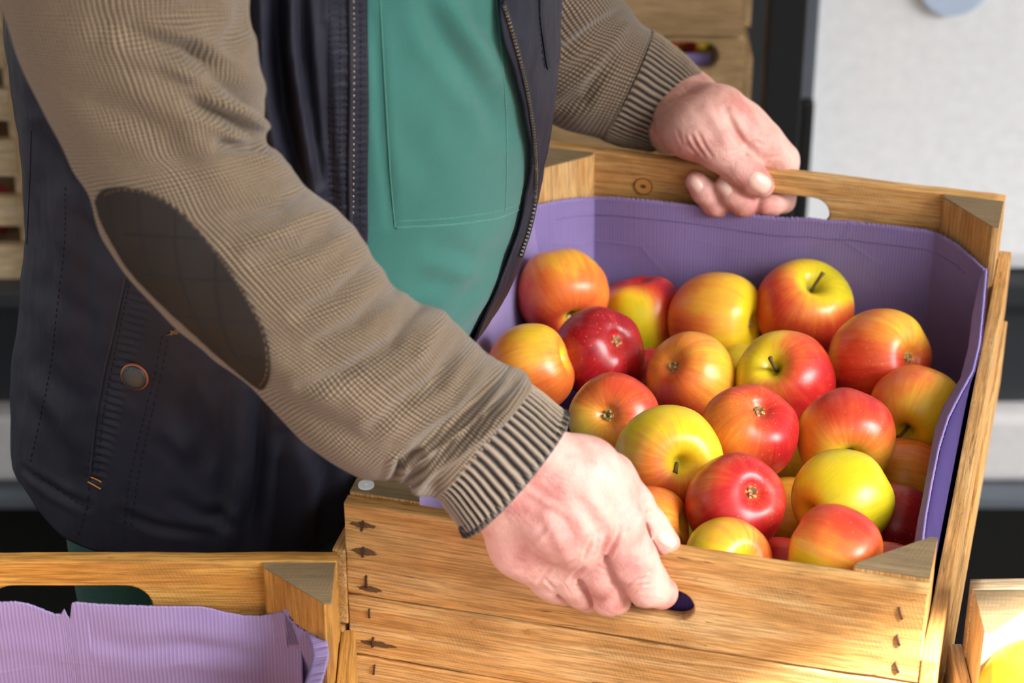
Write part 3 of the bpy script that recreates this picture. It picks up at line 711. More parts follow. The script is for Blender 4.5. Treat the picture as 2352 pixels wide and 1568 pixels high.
# cx, cy, rx, ry, end ('stem'/'calyx'), feature px or direction (dx,dy,hidden), blush points, z below rim, squash, label
G, Y_, O_, RO, RD, CR = .04, .25, .48, .66, .84, .97
AP = [
 (1292, 676, 105, 93, 's', (.3, .72, 0), [(-.3, -.8, .5), (.1, -.6, .40), (-.6, 0, .66), (.5, -.1, .55), (0, .2, .62), (-.5, .6, .82), (.4, .5, .72)], .09, .9, 'orange red apple at the back left of the crate, against the purple card'),
 (1475, 728, 80, 95, 's', (.05, .55, 1), [(-.3, -.3, .18), (0, 0, .2), (-.4, .4, .22), (.75, -.2, .85), (.5, -.75, .85), (0, -.95, .8), (.7, .4, .8), (.1, .6, .1), (0, .9, .12)], .125, 1.05, 'bright yellow apple with a red right cheek, second from the left in the back row'),
 (1643, 736, 102, 104, 'c', (.92, .1, 0), [(-.3, -.4, .46), (-.8, .1, .62), (-.6, .6, .7), (0, .2, .47), (.4, -.3, .38), (.6, .5, .25), (.8, 0, .2), (.1, .8, .3)], .115, 1.0, 'peach coloured apple lying sideways, third from the left in the back row'),
 (1848, 706, 110, 102, 's', (.25, -.62, 0), [(-.6, -.3, .8), (-.5, .4, .72), (0, .5, .74), (.6, .4, .78), (.1, -.1, .5), (.45, -.25, .12), (-.25, -.8, .5), (.5, -.7, .08), (.2, -.9, .2), (-.05, .85, .85)], .105, .92, 'red apple with a yellow green top and a short upright stem, back row'),
 (1222, 846, 103, 92, 'c', (-.95, .3, 1), [(-.1, -.6, .34), (-.7, -.2, .5), (0, -.1, .5), (.5, -.2, .5), (.3, .5, .62), (-.5, .5, .62), (.7, .4, .6)], .08, .92, 'yellow orange apple beside the sleeve cuff at the left of the crate'),
 (1374, 808, 104, 88, 'c', (.56, -.34, 0), [(-.5, 0, .95), (0, 0, .93), (.5, .4, .93), (0, .7, .92), (-.2, -.7, .97), (.7, -.2, .92)], .085, .95, 'deep crimson apple showing its dry blossom end, left of centre'),
 (1590, 868, 104, 88, 'c', (-.56, -.36, 0), [(-.5, .1, .62), (0, -.5, .46), (.2, .3, .58), (.7, 0, .34), (.6, .6, .5), (-.3, .7, .78), (-.6, -.4, .55), (0, .8, .7)], .08, .95, 'peach orange apple with a dimpled blossom end on its left, centre of the crate'),
 (1803, 872, 106, 104, 's', (-.3, -.35, 0), [(-.8, -.2, .12), (-.5, -.7, .2), (-.3, 0, .35), (.1, -.6, .68), (.5, -.2, .84), (.6, .4, .92), (0, .5, .86), (-.4, .5, .75), (.1, .9, .72), (-.6, .3, .5)], .075, .95, 'half yellow half red apple with a long slanting stem, right of centre'),
 (2020, 824, 116, 96, 'c', (.74, -.03, 0), [(-.4, 0, .7), (-.3, -.8, .62), (0, -.6, .55), (.35, -.7, .33), (.5, -.4, .5), (.2, .3, .75), (-.3, .6, .8), (.7, .4, .75)], .085, 1.02, 'orange red speckled apple with its blossom end to the right, against the right hand card'),
 (2104, 950, 104, 99, 's', (-.3, .5, 0), [(-.4, -.6, .6), (.1, -.7, .62), (.5, -.5, .3), (-.5, 0, .42), (0, 0, .27), (.5, .1, .2), (.6, .5, .18), (.1, .8, .35), (-.7, -.2, .7)], .09, .95, 'yellow apple with an orange top and a deep stem hollow, beside the right hand card'),
 (1412, 962, 110, 86, 'c', (-.2, -.12, 0), [(-.7, .1, .3), (-.5, .7, .25), (0, .2, .5), (0, .7, .55), (.5, 0, .75), (.3, -.6, .8), (-.4, -.5, .62), (.1, -.05, .3), (.7, .4, .75), (-.25, 0, .6)], .06, .95, 'red and yellow apple with a puckered blossom end facing up, below the crimson one'),
 (1718, 996, 107, 102, 'c', (.3, -.62, 0), [(-.6, -.2, .5), (-.4, .4, .52), (0, 0, .55), (0, .7, .6), (.5, 0, .8), (.8, .1, .9), (.4, .6, .82), (-.2, -.7, .66), (.3, -.5, .75)], .05, .97, 'apple half orange and half red with a white blossom end on top, centre right'),
 (1537, 1052, 117, 109, 's', (.28, .14, 0), [(-.6, -.4, .25), (-.1, -.8, .28), (-.3, -.1, .55), (-.3, .5, .6), (.1, -.1, .55), (.3, .7, .62), (.6, .5, .3), (.7, -.3, .26), (0, .9, .6), (.4, -.6, .27)], .035, .96, 'large yellow and orange apple with a stub of stem, right of the near hand'),
 (1945, 1006, 112, 99, 's', (.1, .52, 0), [(-.2, -.6, .85), (.4, -.4, .82), (-.6, -.1, .62), (0, -.2, .7), (-.5, .4, .25), (0, .2, .5), (.2, .5, .15), (-.2, .6, .2), (.6, .2, .66), (.6, .7, .3), (-.8, 0, .3)], .06, .92, 'apple red above and yellow green below, just above the yellow green one'),
 (1688, 1157, 112, 100, 'c', (.46, -.32, 0), [(-.7, -.4, .55), (-.2, 0, .86), (.3, .3, .88), (0, .7, .92), (.6, 0, .85), (0, -.7, .8), (.4, -.5, .8), (-.7, .3, .88)], .03, .95, 'shiny red apple with a star shaped blossom end, third row from the near board'),
 (1933, 1148, 116, 101, 's', (-.72, .4, 0), [(-.4, -.5, .24), (.2, -.6, .14), (0, 0, .14), (.5, 0, .08), (.4, .6, .08), (-.3, .4, .22), (-.8, .1, .35), (-.7, .3, .4)], .05, .94, 'plain yellow green apple at the front right of the crate'),
 (1920, 1272, 120, 84, 'c', (-.9, -.35, 1), [(-.4, -.4, .64), (.2, -.6, .78), (.5, -.2, .75), (.7, .2, .6), (0, 0, .58), (-.6, .1, .26), (-.4, .5, .22), (0, .35, .32), (.3, .5, .45)], .028, 1.0, 'orange apple touching the near board beside the corner block'),
 (1672, 1296, 116, 84, 's', (.58, -.02, 0), [(-.4, -.5, .26), (0, -.6, .45), (.3, -.6, .55), (-.5, 0, .22), (0, 0, .28), (.4, -.3, .25), (.7, -.3, .6), (.8, 0, .7), (.2, .4, .25)], .036, .85, 'pale yellow apple streaked with red, stem end down behind the near board'),
 (1492, 1214, 92, 92, 'c', (-.95, .1, 1), [(.2, -.3, .5), (.6, .2, .48), (.2, -.9, .6), (0, .2, .5), (.8, -.3, .55)], .05, .95, 'orange apple half hidden behind the thumb of the near hand'),
 (2080, 1108, 98, 92, 's', (.95, .25, 1), [(0, -.3, .42), (.4, 0, .42), (-.4, .2, .35), (.2, -.7, .6)], .12, .95, 'amber apple in shade under the yellow apple at the right'),
 (2052, 1208, 92, 92, 'c', (.95, .25, 1), [(0, -.3, .97), (.4, .3, .95), (-.4, .2, .94)], .09, .95, 'deep red apple in shade to the right of the yellow green one'),
 (2036, 1348, 100, 96, 'c', (.95, .25, 1), [(0, -.3, .9), (.4, .3, .9), (-.5, -.5, .9)], .075, .95, 'bright red apple peeping out beside the near right corner block'),
 (1786, 1330, 90, 92, 'c', (.95, .25, 1), [(0, -.3, .82), (.4, .3, .8), (-.5, -.8, .84)], .085, .95, 'sliver of a red apple between the two front apples at the near board'),
 (1806, 1190, 88, 92, 'c', (.95, .25, 1), [(0, -.3, .44), (.4, .3, .45), (-.5, -.8, .42)], .115, .95, 'orange apple low in the gap left of the yellow green apple'),
 (1852, 1058, 84, 84, 's', (.95, .25, 1), [(0, -.3, .3), (.4, .3, .28), (-.5, .3, .32)], .13, .95, 'olive yellow apple deep in the gap at the centre right'),
 (1486, 890, 90, 80, 'c', (.95, .25, 1), [(0, -.3, .9), (.4, .3, .9)], .13, .95, 'dark red apple low between the crimson and the peach ones'),
 (1706, 880, 84, 84, 's', (.95, .25, 1), [(0, -.3, .25), (.4, .3, .25)], .13, .95, 'yellow apple just showing low between the peach and the stemmed one'),
 (1590, 1178, 80, 84, 's', (.95, .25, 1), [(0, -.3, .15), (.4, .3, .2)], .12, .95, 'yellow green apple just showing under the large yellow and orange one'),
 (1940, 910, 84, 84, 's', (.95, .25, 1), [(0, -.3, .5), (.4, .3, .5)], .135, .95, 'dull orange apple low in the dark gap at the right centre'),
]
cen = []; rad = []
for a in AP:
    z = R0-a[7]; p = PZ(a[0], a[1], z); cen.append(p); 
    rad.append((a[2]+a[3])/2/F)
cam0 = cam.location.copy(); dirs = [(c-cam0).normalized() for c in cen]; ts = [(c-cam0).length for c in cen]
dep = [proj(c)[2]/t for c, t in zip(cen, ts)]
def Rr(i): return rad[i]*ts[i]*dep[i]
t00 = list(ts)
for it in range(400):
    mv = [0]*len(AP)
    for i in range(len(AP)):
        for j in range(i):
            ci, cj = cam0+dirs[i]*ts[i], cam0+dirs[j]*ts[j]; d = (ci-cj).length; m_ = (Rr(i)+Rr(j))*.955
            if d < m_:
                pen = (m_-d)*.25; g = 1 if t00[i] > t00[j] else -1
                mv[i] += g*pen; mv[j] -= g*pen
    for i in range(len(AP)):
        ts[i] += mv[i]*.5 + (t00[i]-ts[i])*.01
        ts[i] = max(ts[i], t00[i]-.008)
        c = W2C(cam0+dirs[i]*ts[i]); r = Rr(i)*.93
        if c.y < .019+r: ts[i] += .003
        if c.y > CL-.024-r: ts[i] -= .003
        if c.z < -CH+.012+r: ts[i] -= .004
        if c.x > CW-.03-r and c.z < -.06: ts[i] -= .001
print('apple shifts', [round((a-b)*1000) for a, b in zip(ts, t00)])
for i, a in enumerate(AP):
    c = cam0+dirs[i]*ts[i]; R = Rr(i)
    view = (cam0-c).normalized(); rt = view.cross(Vector((0, 0, 1))).normalized()*-1; up = rt.cross(view)*-1
    rt = (Vector((1, 0, 0))-view*view.x).normalized(); dn = rt.cross(view)
    if dn.z > 0: dn = -dn
    def dirv(dx, dy, back=0):
        q = math.sqrt(max(0, 1-dx*dx-dy*dy)); return (rt*dx+dn*dy+view*(-q if back else q)).normalized()
    fx, fy, bk_ = a[5]
    if bk_: q_ = .97/math.hypot(fx, fy); fx *= q_; fy *= q_
    ax = dirv(fx, fy, bk_)
    if a[4] == 'c': zax = -ax
    else: zax = ax
    q = zax.to_track_quat('Z', 'Y') @ Matrix.Rotation(i*1.3, 3, 'Z').to_quaternion()
    inv = q.inverted()
    pts = [(tuple(inv @ dirv(x*.97, y*.97)), v) for x, y, v in a[6]]
    mean = sum(v for _, _, v in a[6])/len(a[6])
    pts.append((tuple(inv @ (-view)), mean))
    vis = not bk_
    me = apple_mesh(R*1.08, i+1, pts, a[8], 96 if i < 22 else 48, 84 if i < 22 else 42)
    o = link('apple', me, APPLE); o.location = c; o.rotation_mode = 'QUATERNION'; o.rotation_quaternion = q
    tag(o, a[9], 'apple', 'apples in the held crate')
    rs = random.Random(i*7)
    z0 = .57*a[8]*R
    if a[4] == 's' and vis:
        L_ = {3: .55, 7: 1.0, 9: .5, 12: .22, 17: .72}.get(i, .45)*R
        b1 = Vector((rs.uniform(-.12, .12), rs.uniform(-.12, .12), 0))*R
        pts_ = [Vector((0, 0, z0-.002)), Vector((0, 0, z0+L_*.4))+b1*.4, Vector((0, 0, z0+L_*.8))+b1*1.2, Vector((0, 0, z0+L_))+b1*1.9]
        m = MB(); m.tube(pts_, [.0018, .0014, .0014, .0021], 8); m.build('stem', STEM, o, True)
    if a[4] == 'c' and vis:
        zc = -.70*a[8]*R; m = MB()
        m.tube([(0, 0, zc+.002), (0, 0, zc-.0022)], [.0024, .0018], 9); h_ = m.build('calyx', CALYXD, o, True)
        for layer, (n_, ln, col) in enumerate([(5, .0058, CALYX), (5, .0042, CALYX)]):
            m = MB()
            for k in range(n_):
                an = 2*math.pi*(k+.5*layer)/n_+rs.uniform(-.2, .2); cs, sn = math.cos(an), math.sin(an); w = .0017
                A_ = lambda r_, s_, z_: (cs*r_-sn*s_, sn*r_+cs*s_, z_)
                tz = zc-.0035-.002*layer-rs.uniform(0, .001)
                m.add([A_(.0018, -w, zc-.0005), A_(.0018, w, zc-.0005), A_(ln*.65, w*.8, tz), A_(ln, 0, tz+.001), A_(ln*.65, -w*.8, tz),
                       A_(.0018, 0, zc-.001), A_(ln*.65, 0, tz-.0006)],
                      [[0, 5, 6, 4], [5, 1, 2, 6], [4, 6, 3], [6, 2, 3], [1, 0, 4, 3, 2]])
            m.build('sepals', col, h_)
# apple in the right hand crate
me = apple_mesh(.036, 77, [((0, 0, 1), .2), ((1, 0, 0), .25), ((-1, 0, 0), .25), ((0, 1, 0), .25), ((0, -1, 0), .3)])
o = link('apple', me, APPLE); o.location = PY(2372, 1592, pr.y-.075); tag(o, 'yellow apple at the very corner, in the sunlit crate lined with white card', 'apple')
m = MB(); m.tube([(0, 0, .018), (.002, 0, .032)], .0016, 8); m.build('stem', STEM, o, True)
# apples seen in the gaps of the left crate stack
k = 0
rs = random.Random(5)
SA = {}
for lev in range(3):
    for col in range(4):
        m_i = (lev+col) % 3
        if m_i not in SA: SA[m_i] = apple_mesh(.033, 90+m_i, [((0, 0, 1), .8), ((1, 0, 0), .95), ((-1, 0, 0), .8), ((0, 1, 0), .9), ((0, -1, 0), .97)], 1, 32, 28)
        o = link('apple', SA[m_i], APPLE); o.location = (xr-.06-.072*col, YL+.09, z6+lev*SL+.006+.034+.001)
        o.rotation_euler = (rs.random()*.5, rs.random(), rs.random()*6)
        tag(o, 'red apple in the %s crate of the left slatted stack, %s' % (['bottom', 'middle', 'top'][lev], ['at its right corner', 'second from its right corner', 'third from its right corner', 'fourth from its right corner'][col]), 'apple', 'apples in the left slatted stack')
        m = MB(); m.tube([(0, 0, .017), (.001, 0, .03)], .0015, 6); m.build('stem', STEM, o, True)

for lb, px_, py_, bl_ in (('red apple glimpsed in the handle hole of the crate behind the far sleeve', 1562, 118, .95), ('yellow red apple glimpsed at the right end of the far crate handle hole', 1628, 118, .4)):
    me = apple_mesh(.034, int(px_), [((0, 0, 1), bl_), ((1, 0, 0), bl_), ((-1, 0, 0), bl_), ((0, 1, 0), bl_), ((0, -1, 0), bl_)], 1, 40, 34)
    p = PY(px_, py_, YS+.075); p.z = ztop-.075; o = link('apple', me, APPLE); o.location = p; tag(o, lb, 'apple', 'apples in the stacked crate behind')
    m = MB(); m.tube([(0, 0, .018), (.001, 0, .03)], .0015, 6); m.build('stem', STEM, o, True)
# ------------------------------------------------------------------ the man: clothes and body
person = tag(empty('person', (-.175, 1.70, 0)), 'man in open dark vest, green dungarees and brown knit sweater, holding the apple crate', 'person')
PO = person.location
def projv(A):
    v = A-np.array([0, 0, CAMZ]); z = v[:, 1]*CT-v[:, 2]*ST; y = -v[:, 1]*ST-v[:, 2]*CT
    return 1176+F*v[:, 0]/z, 784+F*y/z
def grid_normals(A, wrap):
    """A: (nv, nu, 3)"""
    du = (np.roll(A, -1, 1)-np.roll(A, 1, 1)) if wrap else np.gradient(A, axis=1)
    dv = np.gradient(A, axis=0); n = np.cross(du, dv); l = np.linalg.norm(n, axis=2, keepdims=True); return n/np.maximum(l, 1e-9)
def seg_dist(X, Y, poly):
    best = np.full(X.shape, 1e9); tt = np.zeros(X.shape); n = len(poly)-1
    for i in range(n):
        (x0, y0), (x1, y1) = poly[i][:2], poly[i+1][:2]; dx, dy = x1-x0, y1-y0
        t = np.clip(((X-x0)*dx+(Y-y0)*dy)/(dx*dx+dy*dy), 0, 1); d = np.hypot(X-x0-t*dx, Y-y0-t*dy)
        m = d < best; best[m] = d[m]; tt[m] = (i+t[m])/n
    return best, tt
def creases(A, N, items, facing=True, gain=1.):
    """press grooves (depth>0, metres) or raise folds (depth<0) along lines given where they are seen"""
    sh = A.shape; a = A.reshape(-1, 3); n = N.reshape(-1, 3); X, Y = projv(a)
    v = np.array([0, 0, CAMZ])-a; v /= np.linalg.norm(v, axis=1)[:, None]
    f = np.clip((n*v).sum(1)*3+.3, 0, 1) if facing else 1
    D = np.zeros(len(a))
    for poly, depth, w in items:
        d, t = seg_dist(X, Y, poly); e = np.sin(np.clip(t, .0, 1)*math.pi*.92+.12)**.5 if len(poly) > 1 else 1
        g = np.exp(-(d/w)**2)-.45*np.exp(-((d-1.9*w)/(1.0*w))**2); D -= gain*depth*g*np.nan_to_num(e)
    return (a+n*(D*f)[:, None]).reshape(sh)
def vnoise(A, s, seed=0, aniso=(1, 1, 1)):
    a = A.reshape(-1, 3)*np.array(aniso)*s
    return np.array([noise.noise(Vector((p[0]+seed, p[1], p[2]))) for p in a]).reshape(A.shape[:-1])
def grid_mesh(name, A, wrap, UV=None, mat=None, parent=None, thick=0, cap=False):
    nv, nu = A.shape[:2]; idx = np.arange(nv*nu).reshape(nv, nu)
    if wrap:
        r = np.roll(idx, -1, 1); f = np.stack([idx[:-1], r[:-1], r[1:], idx[1:]], -1).reshape(-1, 4)
    else: f = np.stack([idx[:-1, :-1], idx[:-1, 1:], idx[1:, 1:], idx[1:, :-1]], -1).reshape(-1, 4)
    W = A.reshape(-1, 3)-np.array(PO); me = mesh(name, W, f.tolist(), True)
    if UV is not None:
        ul = me.uv_layers.new(name='UVMap'); q = UV.reshape(nv, nu, 2)
        li = np.zeros(len(me.loops), np.int32); me.loops.foreach_get('vertex_index', li)
        val = q.reshape(-1, 2)[li].copy()
        if wrap:                                     # fix the seam column
            lc = li % nu; pol = np.arange(len(li))//4; seamp = np.zeros(len(me.polygons), bool)
            seamp[np.arange(len(me.polygons)) % nu == nu-1] = True
            m = seamp[pol] & (lc == 0); val[m, 0] += wrap
        ul.data.foreach_set('uv', val.astype(np.float32).ravel())
    o = link(name, me, mat, parent)
    if thick:
        so = o.modifiers.new('solid', 'SOLIDIFY'); so.thickness = thick; so.offset = 1 if thick < 0 else -1
        so.thickness = abs(thick)
    return o
def bvh_of(A, wrap):
    nv, nu = A.shape[:2]; idx = np.arange(nv*nu).reshape(nv, nu)
    if wrap: r = np.roll(idx, -1, 1); f = np.stack([idx[:-1], r[:-1], r[1:], idx[1:]], -1).reshape(-1, 4)
    else: f = np.stack([idx[:-1, :-1], idx[:-1, 1:], idx[1:, 1:], idx[1:, :-1]], -1).reshape(-1, 4)
    return BVHTree.FromPolygons([Vector(p) for p in A.reshape(-1, 3)], f.tolist())
def hit(bvh, px, py, off=0.):
    r = ray(px, py); h = bvh.ray_cast(cam0, r)
    if h[0] is None:
        for k in (2, 4, 7, 11, 16, 24):
            for dx, dy in ((k, 0), (-k, 0), (0, k), (0, -k), (k, k), (-k, -k), (k, -k), (-k, k)):
                h = bvh.ray_cast(cam0, ray(px+dx, py+dy))
                if h[0] is not None: break
            if h[0] is not None: break
        if h[0] is None: return None, None
    n = h[1]
    if n.dot(r) > 0: n = -n
    return h[0]+n*off, n
def line_on(bvh, poly, step=6, off=.0004):
    out = []
    for (x0, y0), (x1, y1) in zip(poly[:-1], poly[1:]):
        n = max(1, int(math.hypot(x1-x0, y1-y0)/step))
        for k in range(n):
            p, nn = hit(bvh, x0+(x1-x0)*k/n, y0+(y1-y0)*k/n, off)
            if p is not None: out.append(p-PO)
    p, nn = hit(bvh, *poly[-1], off)
    if p is not None: out.append(p-PO)
    return out
def cord_on(bvh, poly, r, name, mat, parent, off=.0004, dash=0):
    poly = smooth_poly(poly); pts = line_on(bvh, poly, 6, off)
    pts = [p for i, p in enumerate(pts) if i == 0 or (p-pts[i-1]).length < .02]
    m = MB()
    if dash:
        i = 0
        while i < len(pts)-1: m.tube(pts[i:i+2], r, 5); i += dash
    elif len(pts) > 1: m.tube(pts, r, 7)
    return m.build(name, mat, parent, True)
def smooth_poly(poly, sub=6):
    if len(poly) < 3: return [tuple(p) for p in poly]
    return [tuple(interp(poly, t)) for t in np.linspace(0, len(poly)-1, (len(poly)-1)*sub+1)]
def decal(bvh, poly, off, name, mat, parent, rings=14, thick=.0, dome=0., close=True):
    poly = smooth_poly(list(poly)+[poly[0]])[:-1] if close else poly
    n = len(poly); cx = sum(p[0] for p in poly)/n; cy = sum(p[1] for p in poly)/n
    V = []; Fc = []
    for j in range(rings+1):
        f = 1-j/rings
        for x, y in poly:
            p, nn = hit(bvh, cx+(x-cx)*f, cy+(y-cy)*f, off*(.45+.55*min(1, (1-f)*rings/1.2))+dome*(1-f*f))
            V.append(p-PO)
    for j in range(rings):
        for k in range(n): Fc.append([j*n+k, j*n+(k+1) % n, (j+1)*n+(k+1) % n, (j+1)*n+k])
    o = link(name, mesh(name, V, Fc, True), mat, parent); return o

# ---- torso rings: overalls, then the vest over them
T0 = Vector((-.175, 1.70, 0))
zs_tab = lambda y, Y=1.70: PY(1176, y, Y).z
tgt_front = [(-900, 1150), (-500, 1220), (-200, 1258), (0, 1266), (150, 1262), (250, 1252), (330, 1242), (400, 1230), (460, 1222), (520, 1207), (560, 1195), (620, 1166), (670, 1141), (720, 1106), (765, 1066), (800, 1040), (900, 1010), (1100, 1000), (1400, 1000)]
tgt_back = [(-900, 60), (-300, 20), (0, 12), (100, 25), (200, 38), (300, 47), (420, 55), (500, 58), (560, 52), (640, 50), (700, 42), (780, 34), (860, 28), (950, 32), (1030, 44), (1085, 50), (1130, 44), (1400, 90)]
tgt_front = [(zs_tab(y), x) for y, x in tgt_front][::-1]; tgt_back = [(zs_tab(y), x) for y, x in tgt_back][::-1]
def tx(tab, z): return float(np.interp(z, [t[0] for t in tab], [t[1] for t in tab]))
ex = np.array(EX); ey = np.array(EY); T0a = np.array(T0)
def ring_pts(z, phi, af, ab, b, e=2.25):
    c, s = np.cos(phi), np.sin(phi); a = np.where(c > 0, af, ab)
    cc = np.sign(c)*np.abs(c)**(2/e); ss = np.sign(s)*np.abs(s)**(2/e)
    return T0a+ex*(a*cc)[:, None]-ey*(b*ss)[:, None]+np.array([0, 0, 1.])*z
PH = np.linspace(0, 2*math.pi, 721)
def solve_af(z, target, b, side):
    lo, hi = .02, .4
    for _ in range(22):
        m = (lo+hi)/2; A = ring_pts(z, PH, m if side > 0 else .1, m if side < 0 else .1, b); X, _y = projv(A)
        v = X.max() if side > 0 else X.min()
        if (v-target)*side < 0: lo = m
        else: hi = m
    return (lo+hi)/2
Z0, Z1, NZ = .88, 1.46, 240
zz = np.linspace(Z1, Z0, NZ)
bz = np.interp(zz, [.8, .9, 1.05, 1.2, 1.35, 1.46], [.185, .19, .195, .19, .19, .17])
af = np.array([solve_af(z, tx(tgt_front, z), b, 1) for z, b in zip(zz, bz)])
abk = np.array([solve_af(z, tx(tgt_back, z)+34+max(0, .97-z)*1800, b, -1) for z, b in zip(zz, bz)])
abv = np.array([solve_af(z, tx(tgt_back, z), b+.012, -1) for z, b in zip(zz, bz)])
ph = np.linspace(0, 2*math.pi, 361)[:-1]
A = np.stack([ring_pts(z, ph, a, k, b) for z, a, k, b in zip(zz, af, abk, bz)])
N = grid_normals(A, True)
if (N[100, 0]@ex) < 0: N = -N
A = creases(A, N, [([(975, 0), (1010, 90), (1110, 220), (1160, 300)], .005, 26), ([(1020, 0), (1120, 160)], -.004, 22), ([(1000, 560), (1100, 600), (1180, 560)], .002, 24),
                   ([(860, 40), (875, 300), (900, 520)], .0022, 12), ([(930, 300), (1000, 440)], .0015, 30), ([(1040, 700), (1100, 650), (1150, 590)], .0025, 20), ([(960, 640), (1060, 660)], .002, 22)])
A = A + N*(vnoise(A, 9, 3)*.0035)[..., None]
Xo, Yo = projv(A.reshape(-1, 3)); Xo = Xo.reshape(A.shape[:2]); zo = A[..., 2]
vw_ = (N*(np.array([0, 0, CAMZ])-A)).sum(2); hid = np.where(vw_ > 0, np.clip((838-Xo)/60, 0, 1), 1.)
hid = np.where((vw_ <= 0) & (Xo > 1000), .0, hid)
A = A-N*(hid*.018)[..., None]
OVB = bvh_of(A, True)
# legs joined below
legs = []
def grid_cat(parts):
    V = []; Fc = []
    for a_, in parts: pass
vs = (A.reshape(-1, 3)-np.array(PO)).tolist(); nv, nu = A.shape[:2]; idx = np.arange(nv*nu).reshape(nv, nu); r_ = np.roll(idx, -1, 1)
fs = np.stack([idx[:-1], r_[:-1], r_[1:], idx[1:]], -1).reshape(-1, 4).tolist()
ov = link('overalls', mesh('overalls', vs, fs, True), OVERALL, person)
for s_ in (-1, 1):
    rows = []
    for k in range(60):
        z = .92-(.92-.10)*k/59; t = k/59
        cx_ = -.045+.01*t; lat = s_*(.088+.015*t); ra = .115-.035*t; rb = .098-.025*t
        rows.append([T0+EX*(cx_+ra*math.cos(q))+EY*(lat+rb*math.sin(q))+Vector((0, 0, z+.004*noise.noise(Vector((q*2, z*12, s_)))*2)) for q in np.linspace(0, 2*math.pi, 65)[:-1]])
    a_ = np.array([[list(p) for p in r] for r in rows]); n_ = grid_normals(a_, True); a_ = a_+n_*(vnoise(a_, 14, s_)*.006)[..., None]
    grid_mesh('trouser_leg', a_, True, None, OVERD, ov)
    m = MB(); c_ = T0+EX*(-.02)+EY*(s_*.105)-PO
    prof = []
    bm_ = bmesh.new(); bmesh.ops.create_uvsphere(bm_, u_segments=24, v_segments=16, radius=1)
    for v in bm_.verts:
        x, y, z = v.co; z = max(z, -.3); v.co = c_+EX*(x*.15*(1-.1*x)+.03)+EY*(y*.052*(1.05 if x > 0 else .9))+Vector((0, 0, .03+z*(.075-.03*x)))
        v.co.z = max(v.co.z, 0.0005)
    bm_.verts.index_update(); m.add([v.co.copy() for v in bm_.verts], [[v.index for v in f.verts] for f in bm_.faces]); bm_.free()
    m.build('boot', flat('boot_leather', sr(40, 34, 30), .6), person, True)

# vest
def phi_at(z, b, a, x, lo, hi):
    """angle between lo..hi where the ring is seen at column x"""
    p = np.linspace(lo, hi, 400); X, _ = projv(ring_pts(z, p, a, .2, b)); return p[np.argmin(np.abs(X-x))]
NU = 460
HEM = .885; zv = np.linspace(1.46, HEM, 300); V = []; UVv = []
PH0 = []; PH1 = []
lz = [zs_tab(y, 1.62) for y in (0, 100, 200, 300, 380, 450, 520, 590, 700, 900)][::-1]; lx = [1150, 1180, 1205, 1221, 1227, 1225, 1212, 1188, 1130, 1050][::-1]
par = []
for z in zv:
    b = float(np.interp(z, zz[::-1], bz[::-1]))+.012; a = float(np.interp(z, zz[::-1], af[::-1]))+.008; k = float(np.interp(z, zz[::-1], abv[::-1]))
    b += max(0, (1.0-z))*.10
    p0 = phi_at(z, b, a, 847, -.4, 1.5)
    pq = np.linspace(-1.2, .9, 400); Xq, _ = projv(ring_pts(z, pq, a, .2, b)); ps = pq[np.argmax(Xq)]
    xl = float(np.interp(z, lz, lx)); p1 = min(phi_at(z, b, a, min(xl, Xq.max()-8), ps, .95), p0-.05); par.append((p0, p1, a, b, k))
par = np.array(par); ker = np.ones(15)/15
for c_ in range(5): par[:, c_] = np.convolve(np.pad(par[:, c_], 7, 'edge'), ker, 'valid')
for z, (p0, p1, a, b, k) in zip(zv, par):
    u = np.linspace(0, 1, NU); p = p0+(2*math.pi+p1-p0)*u
    R_ = ring_pts(z, p, a, k, b); V.append(R_)
    UVv.append(np.stack([p*.22, np.full(NU, z)], 1))
A = np.array(V); UVv = np.array(UVv); N = grid_normals(A, False)
if (N[150, NU//2]@(-ex)) < 0: N = -N
folds = [([(632, -60), (636, 120), (650, 260), (690, 420)], .011, 17), ([(664, -60), (668, 100), (700, 250), (720, 400), (735, 520)], -.006, 15), ([(690, -60), (705, 200), (735, 420)], .007, 11),
         ([(600, -40), (605, 160), (630, 330)], -.006, 14), ([(745, 60), (755, 300), (770, 480)], .003, 9),
         ([(560, 900), (556, 1050), (540, 1180), (520, 1255)], -.007, 20), ([(600, 920), (600, 1100), (580, 1250)], .007, 26), ([(690, 1010), (700, 1120), (690, 1250)], -.005, 22), ([(650, 1000), (640, 1250)], .006, 18), ([(760, 1080), (750, 1250)], .005, 18),
         ([(420, 900), (470, 1000), (440, 1130)], .003, 26), ([(380, 980), (430, 1040)], -.004, 22), ([(130, 450), (160, 600), (150, 760)], -.004, 24), ([(180, 500), (230, 560), (270, 600)], .004, 22), ([(95, 300), (150, 420)], .003, 16),
         ([(60, 1080), (120, 1120), (200, 1165)], .002, 9), ([(120, 650), (200, 740), (215, 900)], .003, 28), ([(85, 880), (150, 960), (190, 1060)], -.004, 24), ([(400, 1150), (460, 1190), (560, 1200)], .003, 16), ([(270, 1180), (350, 1215), (480, 1235)], .0025, 12)]
# puckers along the stitched front placket, both sides
folds += [([(755, y), (800, y+random.Random(y).randint(-5, 5))], .0018, 4.5) for y in range(-20, 560, 15)]
folds += [([(822, y), (842, y+3)], .0012, 4.5) for y in range(-20, 560, 17)]
folds += [([(f_*-.21*y+0+x0, y), (x0-.21*y*f_+36, y+8)], .0016, 5) for (x0, f_) in ((490, 1.28),) for y in range(640, 1110, 17)]
A = creases(A, N, folds)
A = A+N*(vnoise(A, 7, 11, (1, 1, .6))*.005+vnoise(A, 22, 5, (1, 1, .7))*.003+vnoise(A, 60, 6)*.0008)[..., None]
